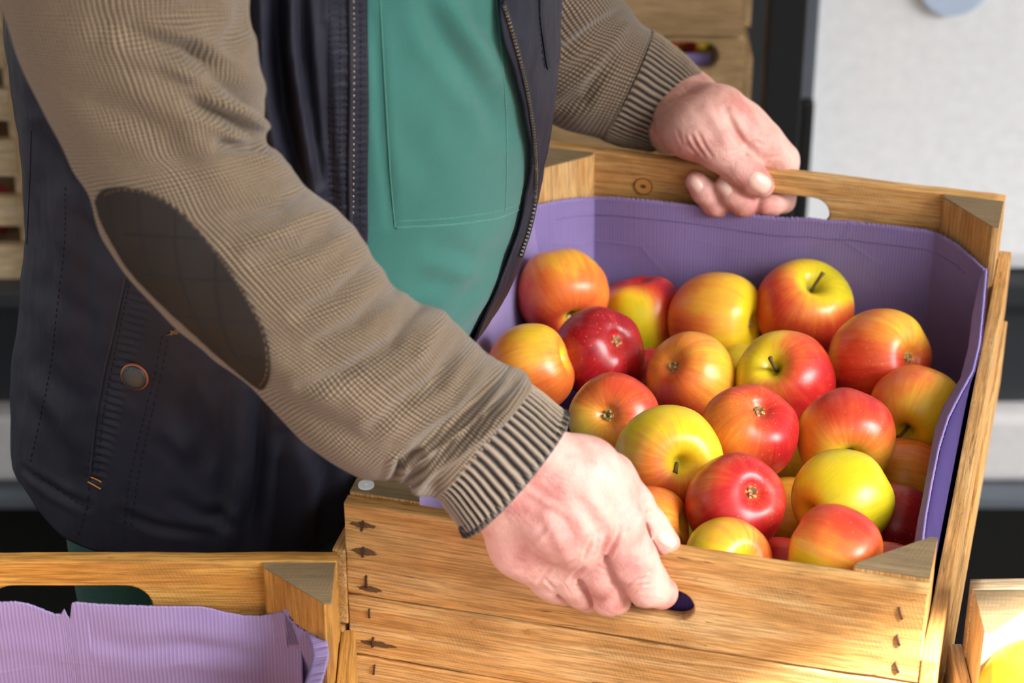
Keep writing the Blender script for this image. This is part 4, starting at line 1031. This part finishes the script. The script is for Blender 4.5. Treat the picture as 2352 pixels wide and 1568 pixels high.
# bottom edge ripples
rip = np.exp(-((zv-HEM)/.02))[:, None]; A[..., 2] += rip*.006*np.sin(np.linspace(0, 1, NU)*40)[None, :]
VB = bvh_of(A, False)
vest = grid_mesh('vest', A, False, UVv, VEST, person, .0022)
vest['label'] = 'dark navy sleeveless vest worn open'
for poly, r, nm_, mt, dsh in [
    ([(292, 622), (262, 760), (240, 860), (222, 960), (211, 1050), (207, 1098)], .0011, 'piping', VESTSEAM, 0),
    ([(274, 700), (250, 800), (232, 900), (214, 1010), (208, 1050)], .00026, 'stitching', THREAD, 2),
    ([(300, 640), (272, 770), (250, 880), (234, 980), (222, 1100)], .00026, 'stitching', THREAD, 2),
    ([(388, 762), (372, 850), (348, 950), (320, 1080), (312, 1130), (300, 1215)], .00026, 'stitching', THREAD, 2),
    ([(372, 770), (355, 860), (330, 960), (300, 1090), (284, 1210)], .00026, 'stitching', THREAD, 2),
    ([(62, 1072), (110, 1108), (160, 1142), (200, 1165), (260, 1182), (330, 1225)], .0003, 'stitching', THREAD, 2),
    ([(205, 1100), (200, 1160), (180, 1228)], .0003, 'stitching', THREAD, 2),
    ([(150, 430), (148, 560), (132, 700), (118, 830), (95, 950), (70, 1060)], .0003, 'stitching', THREAD, 2),
    ([(72, 300), (70, 380), (66, 480), (62, 560)], .0003, 'stitching', THREAD, 0),
    ([(757, -30), (758, 200), (756, 400), (760, 500)], .00026, 'stitching', THREAD, 2),
    ([(782, -30), (782, 200), (781, 400), (786, 520)], .00026, 'stitching', THREAD, 2),
    ([(828, -30), (829, 200), (828, 400), (829, 560)], .0003, 'stitching', THREAD, 2),
    ([(803, -30), (806, 200), (803, 400), (806, 545)], .0018, 'placket_fold', VESTSEAM, 0),
    ([(811, -30), (813, 100), (812, 300), (811, 500)], .00055, 'zip_teeth', METAL, 2),
    ([(1236, -20), (1240, 60), (1252, 155), (1284, 128)], .0003, 'stitching', THREAD, 2)]:
    cord_on(VB, poly, r, nm_, mt, vest, .0003 if r < .001 else .0002, dsh)
cord_on(VB, [(205, 1093), (220, 1099), (234, 1107)], .0006, 'bar_tack', ORANGE, vest, .0004); cord_on(VB, [(203, 1106), (218, 1114), (232, 1122)], .0006, 'bar_tack', ORANGE, vest, .0004)
fl_ = decal(VB, [(1240, -40), (1238, 30), (1246, 100), (1256, 158), (1270, 146), (1283, 132), (1284, 60), (1284, -30)], .0022, 'pocket_flap', VESTSEAM, vest, 10)
m = MB(); rs = random.Random(2); h0, _ = hit(VB, 392, 764, .001); h0 -= PO
for k in range(9):
    q = [h0+Vector((rs.uniform(-.003, .003)+j*.001, 0, rs.uniform(-.002, .002)+.0004*j)) for j in range(5)]; m.tube(q, .0002, 4)
m.build('loose_thread', THREADB, vest)
# snap button with its ring of letters
bp, bn = hit(VB, 311, 863, .0005); bq = bn.to_track_quat('Z', 'Y'); bl_ = bp-PO
def disc(name, r, h0_, h1_, mat, parent, rim=.0006, dome=0.):
    m = MB(); n = 40; V_ = []; F_ = []; pr_ = [(r, h0_), (r, h1_-rim), (r-rim, h1_), (r*.6, h1_+dome*.7), (r*.25, h1_+dome), (0.00001, h1_+dome)]
    for rr, h in pr_:
        for k in range(n): a_ = 2*math.pi*k/n; V_.append(bl_+bq @ Vector((rr*math.cos(a_), rr*math.sin(a_), h)))
    for j in range(len(pr_)-1):
        for k in range(n): F_.append([j*n+k, j*n+(k+1) % n, (j+1)*n+(k+1) % n, (j+1)*n+k])
    m.add(V_, F_); return m.build(name, mat, parent, True)
S_ = (bp-cam0).length/F
bt = disc('button', 34*S_, 0, .0018, COPPER, vest, .0006); bc = disc('button_cap', 30*S_, .0016, .0034, METALD, bt, .0008, .0008)
bc['label'] = 'worn grey metal cap with letters around its edge'
tv = []; tf = []
up_ = (bq.inverted() @ Vector((0, 0, 1)))
a_up = math.atan2(up_.y, up_.x)
for k, ch in enumerate('camel active'):
    if ch == ' ': continue
    fc = bpy.data.curves.new('t', 'FONT'); fc.body = ch; fc.size = .0031; fc.extrude = .00012; fc.align_x = 'CENTER'
    to = bpy.data.objects.new('t', fc); scn.collection.objects.link(to); bpy.context.view_layer.update()
    me = bpy.data.meshes.new_from_object(to.evaluated_get(bpy.context.evaluated_depsgraph_get())); bpy.data.objects.remove(to)
    an = a_up+math.radians(84-k*15.5); R_ = Matrix.Translation(bl_) @ bq.to_matrix().to_4x4() @ Matrix.Translation((22.5*S_*math.cos(an), 22.5*S_*math.sin(an), .0036)) @ Matrix.Rotation(an-math.pi/2, 4, 'Z')
    n0 = len(tv); tv += [R_ @ v.co for v in me.vertices]; tf += [[i+n0 for i in p.vertices] for p in me.polygons]
link('lettering', mesh('lettering', tv, tf, False), flat('dark_letters', sr(60, 60, 62), .5, .5), bc)

# zip of the left front edge
zl = smooth_poly([(1150, 2), (1180, 100), (1205, 200), (1221, 300), (1227, 380), (1225, 450), (1212, 520), (1190, 588)])
zp = line_on(VB, [(x+3, y) for x, y in zl], 4, .0012)
m = MB(); m.tube(zp, .0016, 8); zt = m.build('zip', VESTSEAM, vest, True)
m = MB(); acc = 0
zq = line_on(VB, [(x-1, y) for x, y in zl], 2, .002)
for i in range(1, len(zq)):
    acc += (zq[i]-zq[i-1]).length
    if acc > .0026 and (zq[i]-zq[i-1]).length < .01:
        acc = 0; t_ = (zq[i]-zq[i-1]).normalized()
        m.tube([zq[i]-t_*.0007, zq[i]+t_*.0007], .0013, 6)
m.build('teeth', METAL, zt)
# dungaree seams
for poly, r, mt, dsh in [([(871, -30), (884, 200), (896, 400), (907, 522)], .0007, OVERSEAM, 0), ([(907, 523), (1035, 516), (1100, 508), (1157, 497), (1218, 466)], .0009, OVERSEAM, 0),
                         ([(907, 508), (1035, 501), (1157, 482), (1215, 455)], .0005, OVERSEAM, 0), ([(1137, -30), (1153, 130), (1162, 255), (1163, 400), (1160, 484)], .0008, OVERSEAM, 0)]:
    cord_on(OVB, poly, r, 'seam', mt, ov, -.0001, dsh)

# ---- sleeves
def tube_grid(st, nu, nv, k0=0., k1=None, e=2.15):
    """st rows: ax, ay, bx, by, depth, thickness ratio"""
    K = np.array(st, float); k1 = len(K)-1 if k1 is None else k1; rows = []; uvs = []; vl = 0; prev = None
    cs = []
    for t in np.linspace(k0, k1, nv): cs.append(interp(K, t))
    cen_ = [((P(c[0], c[1], c[4])+P(c[2], c[3], c[4]))/2) for c in cs]
    for i, c in enumerate(cs):
        a, b = P(c[0], c[1], c[4]), P(c[2], c[3], c[4]); o_ = cen_[i]; h = (a-b)/2
        tng = (cen_[min(i+2, nv-1)]-cen_[max(i-2, 0)]).normalized()
        w = h.cross(tng); vw = (cam0-o_).normalized()
        if w.dot(vw) < 0: w = -w
        w = (w.normalized()*.35+vw*.65); w = (w-h.normalized()*w.dot(h.normalized())).normalized()*h.length*c[5]
        if prev is not None: vl += (o_-prev).length
        prev = o_; q = np.linspace(0, 2*math.pi, nu+1)[:-1]; C_ = np.cos(q); S__ = np.sin(q)
        cc = np.sign(C_)*np.abs(C_)**(2/e); ss = np.sign(S__)*np.abs(S__)**(2/e)
        rows.append(np.array(o_)+np.outer(cc, np.array(h))+np.outer(ss, np.array(w)))
        uvs.append(np.stack([q/(2*math.pi), np.full(nu, vl)], 1))
    return np.array(rows), np.array(uvs)
def out_normals(A):
    N = grid_normals(A, True); c = A.mean(1, keepdims=True)
    if ((A-c)*N).sum() < 0: N = -N
    return N
def YD(y, Y): return Y/(CT-(y-784)/F*ST)
S1 = [(640, -420, -60, -420, YD(-420, 1.47), .95), (610, -250, -85, -250, YD(-250, 1.43), .92), (566, 0, 8, 5, YD(0, 1.41), .9), (590, 130, 56, 130, YD(130, 1.405), .88), (612, 235, 110, 265, YD(245, 1.40), .86), (612, 318, 163, 380, YD(340, 1.395), .84),
      (652, 352, 208, 452, YD(400, 1.39), .82), (705, 425, 240, 550, YD(490, 1.385), .80), (785, 490, 296, 636, YD(560, 1.38), .80), (852, 575, 388, 735, YD(650, 1.375), .80), (908, 652, 482, 816, YD(730, 1.372), .80),
      (962, 692, 572, 888, YD(790, 1.37), .80), (1012, 716, 652, 965, YD(840, 1.368), .80), (1066, 764, 742, 1046, YD(900, 1.366), .80), (1126, 816, 832, 1098, YD(950, 1.364), .80), (1168, 840, 900, 1099, YD(970, 1.362), .80),
      (1204, 858, 952, 1120, YD(990, 1.362), .80), (1216, 884, 1000, 1145, YD(1010, 1.362), .78)]
A, UVs = tube_grid(S1, 220, 420)
N = out_normals(A)
A = creases(A, N, [([(300, 85), (430, 120), (520, 190), (616, 262)], .0085, 22), ([(400, 150), (500, 175), (560, 205)], -.004, 18), ([(430, 235), (530, 275), (612, 330)], .006, 14), ([(490, 215), (560, 250), (612, 285)], -.005, 16),
   ([(500, 330), (590, 338), (665, 356)], .005, 12), ([(700, 430), (640, 470), (540, 500)], .0035, 16), ([(790, 500), (700, 570), (590, 600)], .004, 18), ([(735, 480), (650, 530), (560, 560)], -.003, 16), ([(860, 590), (770, 680), (690, 720)], .0045, 18),
   ([(905, 655), (820, 740), (720, 790)], .0035, 15), ([(960, 700), (900, 790), (780, 860), (700, 880)], .005, 17), ([(1015, 725), (950, 830), (820, 910)], -.004, 18), ([(1070, 775), (1000, 880), (860, 970)], .0055, 18), ([(1130, 825), (1050, 930), (930, 1010)], -.0035, 17),
   ([(1195, 868), (1130, 950), (1050, 1020), (935, 1098)], .0065, 12), ([(1160, 880), (1080, 970), (960, 1060)], -.003, 13), ([(600, 900), (700, 960), (850, 1010)], .003, 26), ([(620, 820), (760, 900), (900, 960)], -.003, 30),
   ([(230, 60), (360, 50), (470, 20)], .003, 24), ([(140, 200), (260, 260), (380, 300)], .002, 30), ([(900, 1108), (920, 1060), (960, 1040)], .006, 10), ([(985, 1150), (960, 1110), (1000, 1060)], -.004, 14), ([(250, 150), (420, 270), (520, 420)], -.003, 34), ([(520, 110), (560, 60), (560, 0)], .004, 18)], True, 1.25)
N = out_normals(A)
A = A+N*(vnoise(A, 16, 2)*.0035+vnoise(A, 45, 8)*.0008)[..., None]
SL1 = bvh_of(A, True)
UVs[..., 0] *= .44
slv = grid_mesh('sleeve', A, .44, UVs, KNIT, person)
A1, UV1 = tube_grid([(1212, 878, 996, 1142, YD(1008, 1.362), .76), (1220, 880, 1006, 1148, YD(1010, 1.362), .80), (1250, 902, 1030, 1178, YD(1040, 1.362), .80), (1278, 926, 1050, 1206, YD(1065, 1.362), .79), (1303, 947, 1064, 1228, YD(1085, 1.363), .77), (1300, 951, 1068, 1226, YD(1087, 1.363), .72), (1292, 955, 1074, 1220, YD(1085, 1.364), .70)], 640, 60)
def ribbed(A, n, amp):
    N = out_normals(A); q = np.linspace(0, 2*math.pi, A.shape[1]+1)[:-1]
    r = (np.cos(q*n)*.5+.5)**.7-1; e = np.clip(np.linspace(0, 12, A.shape[0]), .1, 1)
    return A+N*(r[None, :]*amp*e[:, None]+vnoise(A, 30, 4)*.0006)[..., None]
A1 = ribbed(A1, 52, .0026); UV1[..., 0] *= 52*.0072
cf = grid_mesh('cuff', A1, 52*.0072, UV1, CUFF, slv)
# elbow patch, stitched round and quilted
pp = [(220, 462), (232, 440), (262, 430), (310, 432), (360, 448), (410, 480), (460, 530), (505, 585), (550, 650), (590, 720), (612, 770), (622, 830), (618, 870), (604, 892), (585, 885), (556, 862), (500, 815), (436, 757), (360, 687), (298, 620), (258, 556), (232, 505)]
pt = decal(SL1, pp, .0022, 'elbow_patch', PATCH, slv, 26); pt['label'] = 'dark brown oval elbow patch'
PB = BVHTree.FromPolygons([v.co+PO for v in pt.data.vertices], [list(p.vertices) for p in pt.data.polygons])
cx_, cy_ = 425, 660
for poly, dsh, mt in [([(cx_+(x-cx_)*.955, cy_+(y-cy_)*.97) for x, y in pp[1:14]], 2, THREADB), ([(254, 436), (256, 520), (290, 590), (370, 690)], 0, THREAD), ([(322, 440), (324, 520), (345, 610), (400, 715)], 0, THREAD), ([(405, 485), (404, 560), (425, 660), (470, 760), (520, 830)], 0, THREAD), ([(495, 580), (500, 680), (530, 790), (590, 860)], 0, THREAD),
                       ([(280, 538), (370, 543), (470, 548)], 0, THREAD), ([(330, 630), (430, 640), (540, 645)], 0, THREAD), ([(390, 722), (500, 735), (600, 740)], 0, THREAD), ([(490, 800), (560, 818), (618, 828)], 0, THREAD)]:
    cord_on(PB, poly, .00032, 'stitching', mt, pt, .0001, dsh)

# far sleeve
yf = 2.0
S2 = [(1250, -480, 900, -250, YD(-400, 1.93), .9), (1310, -260, 960, -60, YD(-200, 1.96), .9), (1385, -100, 1030, 90, YD(-20, 1.975), .88), (1420, -10, 1130, 200, YD(90, 1.985), .86), (1448, 18, 1230, 258, YD(140, 1.99), .85), (1464, 42, 1300, 296, YD(170, 1.99), .84), (1482, 58, 1350, 312, YD(190, 1.99), .83), (1500, 68, 1384, 322, YD(200, 1.99), .82)]
A, UVs = tube_grid(S2, 160, 200)
A = creases(A, out_normals(A), [([(1290, 120), (1380, 60), (1450, 20)], .004, 14), ([(1290, 200), (1370, 150), (1440, 60)], -.003, 16), ([(1290, 240), (1340, 230), (1400, 130)], .0035, 14), ([(1300, 0), (1360, -10)], .004, 20)])
A = A+out_normals(A)*(vnoise(A, 16, 9)*.003)[..., None]; UVs[..., 0] *= .42
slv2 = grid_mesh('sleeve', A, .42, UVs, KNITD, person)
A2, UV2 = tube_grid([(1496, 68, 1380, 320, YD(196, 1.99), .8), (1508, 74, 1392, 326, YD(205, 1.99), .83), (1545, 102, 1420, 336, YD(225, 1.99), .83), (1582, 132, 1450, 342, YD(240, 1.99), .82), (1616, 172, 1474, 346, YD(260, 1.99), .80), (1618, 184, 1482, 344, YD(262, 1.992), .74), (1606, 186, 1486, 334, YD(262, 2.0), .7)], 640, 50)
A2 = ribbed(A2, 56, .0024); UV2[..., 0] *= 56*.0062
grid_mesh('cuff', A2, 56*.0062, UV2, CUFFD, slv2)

# ---- body: one surface from smooth-joined volumes
def surface_nets(D, org, h):
    nx, ny, nz = D.shape; S = D < 0
    c = np.zeros((nx-1, ny-1, nz-1), np.int8)
    for dx in (0, 1):
        for dy in (0, 1):
            for dz in (0, 1): c += S[dx:nx-1+dx, dy:ny-1+dy, dz:nz-1+dz]
    act = (c > 0) & (c < 8); I = np.argwhere(act); ids = np.full(act.shape, -1, np.int64); ids[act] = np.arange(len(I))
    acc = np.zeros((len(I), 3)); cnt = np.zeros(len(I))
    cor = [(x, y, z) for x in (0, 1) for y in (0, 1) for z in (0, 1)]
    for a in cor:
        for ax in range(3):
            if a[ax]: continue
            b = list(a); b[ax] = 1
            va = D[I[:, 0]+a[0], I[:, 1]+a[1], I[:, 2]+a[2]]; vb = D[I[:, 0]+b[0], I[:, 1]+b[1], I[:, 2]+b[2]]
            m = (va < 0) != (vb < 0); t = va[m]/(va[m]-vb[m]); q = np.tile(np.array(a, float), (m.sum(), 1)); q[:, ax] += t
            acc[m] += q; cnt[m] += 1
    V = (I+acc/cnt[:, None])*h+org; Fc = []
    for ax in range(3):
        o1, o2 = [(1, 2), (2, 0), (0, 1)][ax]
        sl = [slice(1, -1)]*3; sl[ax] = slice(0, -1) ; a = S[tuple(sl)]; s2 = list(sl); s2[ax] = slice(1, None); b = S[tuple(s2)]
        E = np.argwhere(a != b); 
        if not len(E): continue
        fl = a[tuple(E.T)]; E = E+1; E[:, ax] -= 1
        def cid(d1, d2): q = E.copy(); q[:, o1] -= d1; q[:, o2] -= d2; return ids[q[:, 0], q[:, 1], q[:, 2]]
        quad = np.stack([cid(0, 0), cid(1, 0), cid(1, 1), cid(0, 1)], 1); quad[~fl] = quad[~fl][:, ::-1]; Fc.append(quad)
    Fc = np.concatenate(Fc); return V, Fc[(Fc >= 0).all(1)]
def sdf_mesh(groups, h, cuts=(), pad=.012, kg=.006):
    """groups: list of (k, [ (p0, r0, p1, r1), ... ]); primitives in a group blend with k, groups blend with kg"""
    allp = [(np.array(q[0]), q[1]) for g in groups for q in g[1]]+[(np.array(q[2]), q[3]) for g in groups for q in g[1]]
    lo = np.min([p-r for p, r in allp], 0)-pad; hi = np.max([p+r for p, r in allp], 0)+pad
    n = np.ceil((hi-lo)/h).astype(int)+1; ax = [lo[i]+h*np.arange(n[i]) for i in range(3)]
    def dist(q, sl):
        a, ra, b, rb = np.array(q[0]), q[1], np.array(q[2]), q[3]; X = ax[0][sl[0]][:, None, None]; Y = ax[1][sl[1]][None, :, None]; Z = ax[2][sl[2]][None, None, :]
        ba = b-a; L = max(ba@ba, 1e-12); t = np.clip(((X-a[0])*ba[0]+(Y-a[1])*ba[1]+(Z-a[2])*ba[2])/L, 0, 1)
        return np.sqrt((X-a[0]-t*ba[0])**2+(Y-a[1]-t*ba[1])**2+(Z-a[2]-t*ba[2])**2)-(ra+t*(rb-ra))
    def box(q, m):
        a, b = np.array(q[0]), np.array(q[2]); r = max(q[1], q[3])+m; l = np.minimum(a, b)-r; u = np.maximum(a, b)+r
        return tuple(slice(max(0, int((l[i]-lo[i])/h)), min(n[i], int((u[i]-lo[i])/h)+2)) for i in range(3))
    def smin(a, b, k): w = np.maximum(k-np.abs(a-b), 0)/k; return np.minimum(a, b)-w*w*k*.25
    D = np.full(n, .05)
    for k, prims in groups:
        G_ = np.full(n, .05)
        for q in prims: s = box(q, k+.012); G_[s] = smin(G_[s], dist(q, s), k)
        D = smin(D, G_, kg)
    for (q, k) in cuts:
        s = box(q, k+.004); d = -dist(q, s); w = np.maximum(k-np.abs(D[s]-d), 0)/k; D[s] = np.maximum(D[s], d)+w*w*k*.25
    D = np.where(D > .049, .05, D)
    return surface_nets(D, lo, h)
class Hand:
    def __init__(s, dfun): s.d = dfun
    def pt(s, px, py, off, r=None):
        d = s.d(px, py)+off; return P(px, py, d), (r*d/F if r is not None else 0)
    def chain(s, pts):
        out = []
        for a, b in zip(pts[:-1], pts[1:]):
            pa, ra = s.pt(*a); pb, rb = s.pt(*b); out.append((pa, ra, pb, rb))
        return out
HN = Hand(lambda x, y: d_at(x, y, 0.))
wr = YD(1085, 1.362)-HN.d(1190, 1085)
wr0 = YD(900, 1.368)-HN.d(1000, 960)
palm = (HN.chain([(1030, 905, wr0, 45), (1216, 1030, wr, 60), (1340, 1092, -.020, 82), (1416, 1192, -.020, 66)])
        + HN.chain([(1000, 950, wr0, 45), (1165, 1092, wr-.001, 76), (1290, 1190, -.034, 88), (1368, 1262, -.020, 60)])
        + HN.chain([(980, 985, wr0, 40), (1134, 1144, wr, 60), (1205, 1248, -.026, 74), (1262, 1316, -.019, 50)])
        + HN.chain([(1300, 1130, -.026, 88), (1312, 1290, -.020, 56)])
        + HN.chain([(1330, 1080, .002, 70), (1400, 1115, .002, 64)]))
idx_f = HN.chain([(1418, 1215, -.020, 64), (1450, 1285, -.019, 60), (1486, 1342, -.014, 52), (1520, 1361, -.006, 35), (1520, 1370, .012, 27), (1503, 1376, .026, 24)])
mid_f = HN.chain([(1362, 1255, -.020, 60), (1388, 1315, -.020, 55), (1400, 1366, -.015, 47), (1416, 1378, .002, 32), (1420, 1382, .022, 26)])
rng_f = HN.chain([(1300, 1290, -.019, 55), (1322, 1330, -.018, 50), (1338, 1354, -.013, 43), (1352, 1374, .004, 30), (1360, 1380, .02, 26)])
pnk_f = HN.chain([(1245, 1310, -.018, 48), (1266, 1334, -.016, 44), (1280, 1348, -.011, 37), (1296, 1362, .003, 26), (1306, 1366, .016, 23)])
thb = HN.chain([(1398, 1102, .004, 66), (1452, 1160, .006, 47), (1488, 1206, .008, 41), (1516, 1238, .010, 35), (1536, 1250, .012, 26)])
cutsN = [((HN.pt(1392, 1270, -.037)[0], .0012, HN.pt(1418, 1330, -.034)[0], .0026), .006), ((HN.pt(1418, 1330, -.034)[0], .0024, HN.pt(1446, 1392, -.024)[0], .0026), .004),
         ((HN.pt(1318, 1305, -.036)[0], .0012, HN.pt(1345, 1345, -.032)[0], .0022), .006), ((HN.pt(1345, 1345, -.032)[0], .002, HN.pt(1374, 1402, -.020)[0], .0024), .004),
         ((HN.pt(1262, 1325, -.033)[0], .0010, HN.pt(1290, 1362, -.027)[0], .0018), .005), ((HN.pt(1290, 1362, -.027)[0], .0016, HN.pt(1312, 1396, -.018)[0], .002), .003), ((HN.pt(1452, 1328, -.034)[0], .0004, HN.pt(1500, 1310, -.032)[0], .0004), .0018),
         ((HN.pt(1440, 1150, -.012)[0], .0012, HN.pt(1474, 1215, -.008)[0], .0022), .006), ((HN.pt(1474, 1215, -.008)[0], .0022, HN.pt(1504, 1275, -.002)[0], .0024), .005)]
Vn, Fn = sdf_mesh([(.014, palm), (.004, idx_f), (.004, mid_f), (.004, rng_f), (.004, pnk_f), (.006, thb)], .00095, cutsN, kg=.0032)
HF = Hand(lambda x, y: d_at(x, y, CL-.012))
w2 = YD(262, 1.995)-HF.d(1545, 262)
w20 = YD(190, 1.99)-HF.d(1440, 190)
palm = (HF.chain([(1450, 170, w20, 40), (1558, 236, w2, 72), (1650, 268, .018, 66), (1742, 330, .020, 52)])
        + HF.chain([(1430, 195, w20, 45), (1542, 264, w2, 76), (1610, 300, .004, 62), (1650, 330, -.002, 52)])
        + HF.chain([(1430, 185, w20+.01, 40), (1570, 238, w2+.01, 68), (1700, 300, .034, 58), (1775, 352, .036, 44)])
        + HF.chain([(1530, 270, w2-.006, 72), (1580, 300, .004, 52)]))
thb = HF.chain([(1610, 300, 0, 56), (1655, 345, -.006, 47), (1698, 384, -.009, 38), (1730, 412, -.010, 35), (1752, 427, -.010, 27)])
ix = HF.chain([(1755, 330, .024, 48), (1795, 368, .026, 40), (1806, 420, .027, 30), (1800, 462, .020, 26), (1775, 470, .004, 25), (1758, 474, -.006, 20)])
md = HF.chain([(1735, 330, .034, 46), (1770, 390, .034, 34), (1765, 450, .026, 30), (1742, 472, .008, 30), (1706, 466, -.008, 30), (1682, 446, -.011, 29), (1667, 428, -.011, 26)])
rg = HF.chain([(1690, 330, .036, 44), (1720, 400, .036, 32), (1712, 455, .026, 30), (1682, 478, .008, 30), (1642, 466, -.008, 30), (1618, 440, -.011, 29), (1600, 418, -.011, 26)])
Vf, Ff = sdf_mesh([(.014, palm), (.007, thb), (.004, ix), (.004, md), (.004, rg)], .00125,
                  [((HF.pt(1664, 250, -.012)[0], .001, HF.pt(1712, 350, -.008)[0], .0016), .006)], kg=.004)
def vnorm(V, Fq):
    N = np.zeros_like(V); fn = np.cross(V[Fq[:, 2]]-V[Fq[:, 0]], V[Fq[:, 3]]-V[Fq[:, 1]])
    for k in range(4): np.add.at(N, Fq[:, k], fn)
    return N/np.maximum(np.linalg.norm(N, axis=1, keepdims=True), 1e-12)
def relax(V, Fq, n=3):
    for _ in range(n):
        S = np.zeros_like(V); c = np.zeros(len(V))
        for k in range(4):
            np.add.at(S, Fq[:, k], V[Fq[:, (k+1) % 4]]+V[Fq[:, (k+3) % 4]]); np.add.at(c, Fq[:, k], 2)
        V = V*.5+.5*S/np.maximum(c, 1)[:, None]
    return V
def sculpt(V, Fq, items):
    V = relax(V, Fq, 3); n = vnorm(V, Fq); vw = np.array([0, 0, CAMZ])-V
    if (np.einsum('ij,ij->i', n, V-V.mean(0))).sum() < 0: n = -n
    return creases(V, n, items)
Vn = sculpt(Vn, Fn, [([(1432, 1356), (1446, 1342), (1459, 1333), (1486, 1325)], .0011, 3.2), ([(1453, 1363), (1474, 1345), (1492, 1340)], .0008, 3), ([(1440, 1345), (1462, 1326), (1480, 1318)], .0005, 2.6),
    ([(1461, 1175), (1478, 1160), (1490, 1152)], .0009, 3), ([(1466, 1190), (1480, 1180), (1494, 1174)], .0008, 3), ([(1390, 1290), (1413, 1244), (1424, 1212)], .0013, 5), ([(1376, 1278), (1393, 1232)], .0008, 4), ([(1366, 1260), (1376, 1222)], .0006, 4),
    ([(1340, 1283), (1350, 1255), (1359, 1233)], .0009, 4), ([(1309, 1333), (1322, 1318), (1340, 1304)], .0013, 5), ([(1290, 1300), (1312, 1290)], .0006, 4), ([(1236, 1336), (1252, 1318), (1266, 1300)], .0011, 5), ([(1255, 1332), (1274, 1352)], .0007, 4),
    ([(1343, 1125), (1380, 1175), (1424, 1235)], -.0013, 15), ([(1300, 1150), (1335, 1205), (1363, 1250)], -.0013, 14), ([(1250, 1180), (1280, 1230), (1300, 1280)], -.001, 13), ([(1197, 1113), (1255, 1155), (1313, 1185)], -.0007, 8), ([(1230, 1250), (1262, 1215), (1310, 1200)], -.0007, 7),
    ([(1100, 1215), (1135, 1180), (1150, 1150)], .0006, 4), ([(1375, 1300), (1405, 1318)], .0006, 3.5), ([(1388, 1345), (1410, 1335)], .0006, 3), ([(1322, 1345), (1342, 1338)], .0006, 3), ([(1400, 1045), (1412, 1075), (1425, 1100)], .0007, 5)])
Vf = sculpt(Vf, Ff, [([(1668, 250), (1686, 296), (1706, 325), (1728, 347)], .0022, 8), ([(1571, 314), (1584, 338), (1600, 352)], .001, 4), ([(1587, 310), (1602, 338), (1618, 358)], .001, 4), ([(1604, 305), (1618, 335), (1636, 360)], .0009, 4), ([(1555, 300), (1566, 325), (1580, 343)], .0008, 4),
    ([(1679, 361), (1695, 353), (1711, 357), (1722, 370)], .0009, 3.4), ([(1684, 374), (1698, 366), (1712, 372)], .0007, 3), ([(1676, 350), (1694, 343), (1716, 346)], .0006, 3), ([(1714, 336), (1735, 325), (1750, 330)], .0009, 4), ([(1755, 375), (1768, 362), (1790, 358)], .0008, 4),
    ([(1490, 250), (1500, 300), (1520, 330)], .0012, 6), ([(1625, 250), (1650, 290), (1672, 330)], -.0012, 12)])
# coarse rest of the body, inside the clothes
up = T0+Vector((0, 0, 1.42)); nk = T0+EX*.02+Vector((0, 0, 1.56)); hd = T0+EX*.045+Vector((0, 0, 1.70))
c1 = lambda px1, py1, px2, py2, d: (P(px1, py1, d)+P(px2, py2, d))/2
e1 = c1(652, 352, 208, 452, YD(400, 1.39)); s1 = c1(640, -420, -60, -420, YD(-420, 1.47)); wN = HN.pt(1000, 945, wr0)[0]
s2 = c1(1250, -480, 900, -250, YD(-400, 1.93)); e2 = c1(1310, -260, 960, -60, YD(-200, 1.96)); wF = HF.pt(1435, 188, w20)[0]
core = [(T0+EX*-.04+Vector((0, 0, 1.0)), .09, up-Vector((0, 0, .08)), .13), (T0+EX*-.03+EY*-.09+Vector((0, 0, 1.0)), .06, T0+EY*-.12+Vector((0, 0, 1.36)), .08), (T0+EX*-.03+EY*.09+Vector((0, 0, 1.0)), .06, T0+EY*.12+Vector((0, 0, 1.36)), .08),
        (up, .11, nk, .06), (nk, .06, hd, .075), (hd, .095, hd+Vector((0, 0, .06)), .09), (hd+EX*.03-Vector((0, 0, .05)), .06, hd+EX*.04-Vector((0, 0, .06)), .055), (hd+EX*.09, .014, hd+EX*.115-Vector((0, 0, .025)), .016),
        (hd+EY*.092, .016, hd+EY*.095-Vector((0, 0, .03)), .012), (hd-EY*.092, .016, hd-EY*.095-Vector((0, 0, .03)), .012),
        (T0+EY*-.14+Vector((0, 0, 1.40)), .06, s1, .045), (s1, .045, e1, .034), (e1, .034, wN, .016), (T0+EY*.14+Vector((0, 0, 1.40)), .06, s2, .045), (s2, .045, e2, .034), (e2, .034, wF, .016)]
core = [(tuple(a), b, tuple(c), d) for a, b, c, d in core]
Vc, Fc_ = sdf_mesh([(.03, core)], .008, pad=.03)
nN, nF = len(Vn), len(Vf)
BV = np.concatenate([Vn, Vf, Vc])-np.array(PO); BF = np.concatenate([Fn, Ff+nN, Fc_+nN+nF])
body = link('body', mesh('body', BV, BF.tolist(), True), SKIN, person)
HB = BVHTree.FromPolygons([Vector(v) for v in Vn], Fn.tolist()); HBF = BVHTree.FromPolygons([Vector(v) for v in Vf], Ff.tolist())
def oval(cx, cy, a, b, ang, n=18, sq=2.6):
    out = []
    for k in range(n):
        t = 2*math.pi*k/n; c, s = math.cos(t), math.sin(t); x = a*math.copysign(abs(c)**(2/sq), c); y = b*math.copysign(abs(s)**(2/sq), s)
        out.append((cx+x*math.cos(ang)-y*math.sin(ang), cy+x*math.sin(ang)+y*math.cos(ang)))
    return out
for bv, (cx_, cy_, a, b, an) in [(HB, (1532, 1240, 22, 14, .62)), (HBF, (1746, 419, 26, 20, .62)), (HBF, (1597, 422, 20, 13, 1.0)), (HBF, (1663, 431, 20, 14, .8))]:
    decal(bv, oval(cx_, cy_, a, b, an), .0007, 'fingernail', NAIL, body, 5, dome=.0005, close=False)
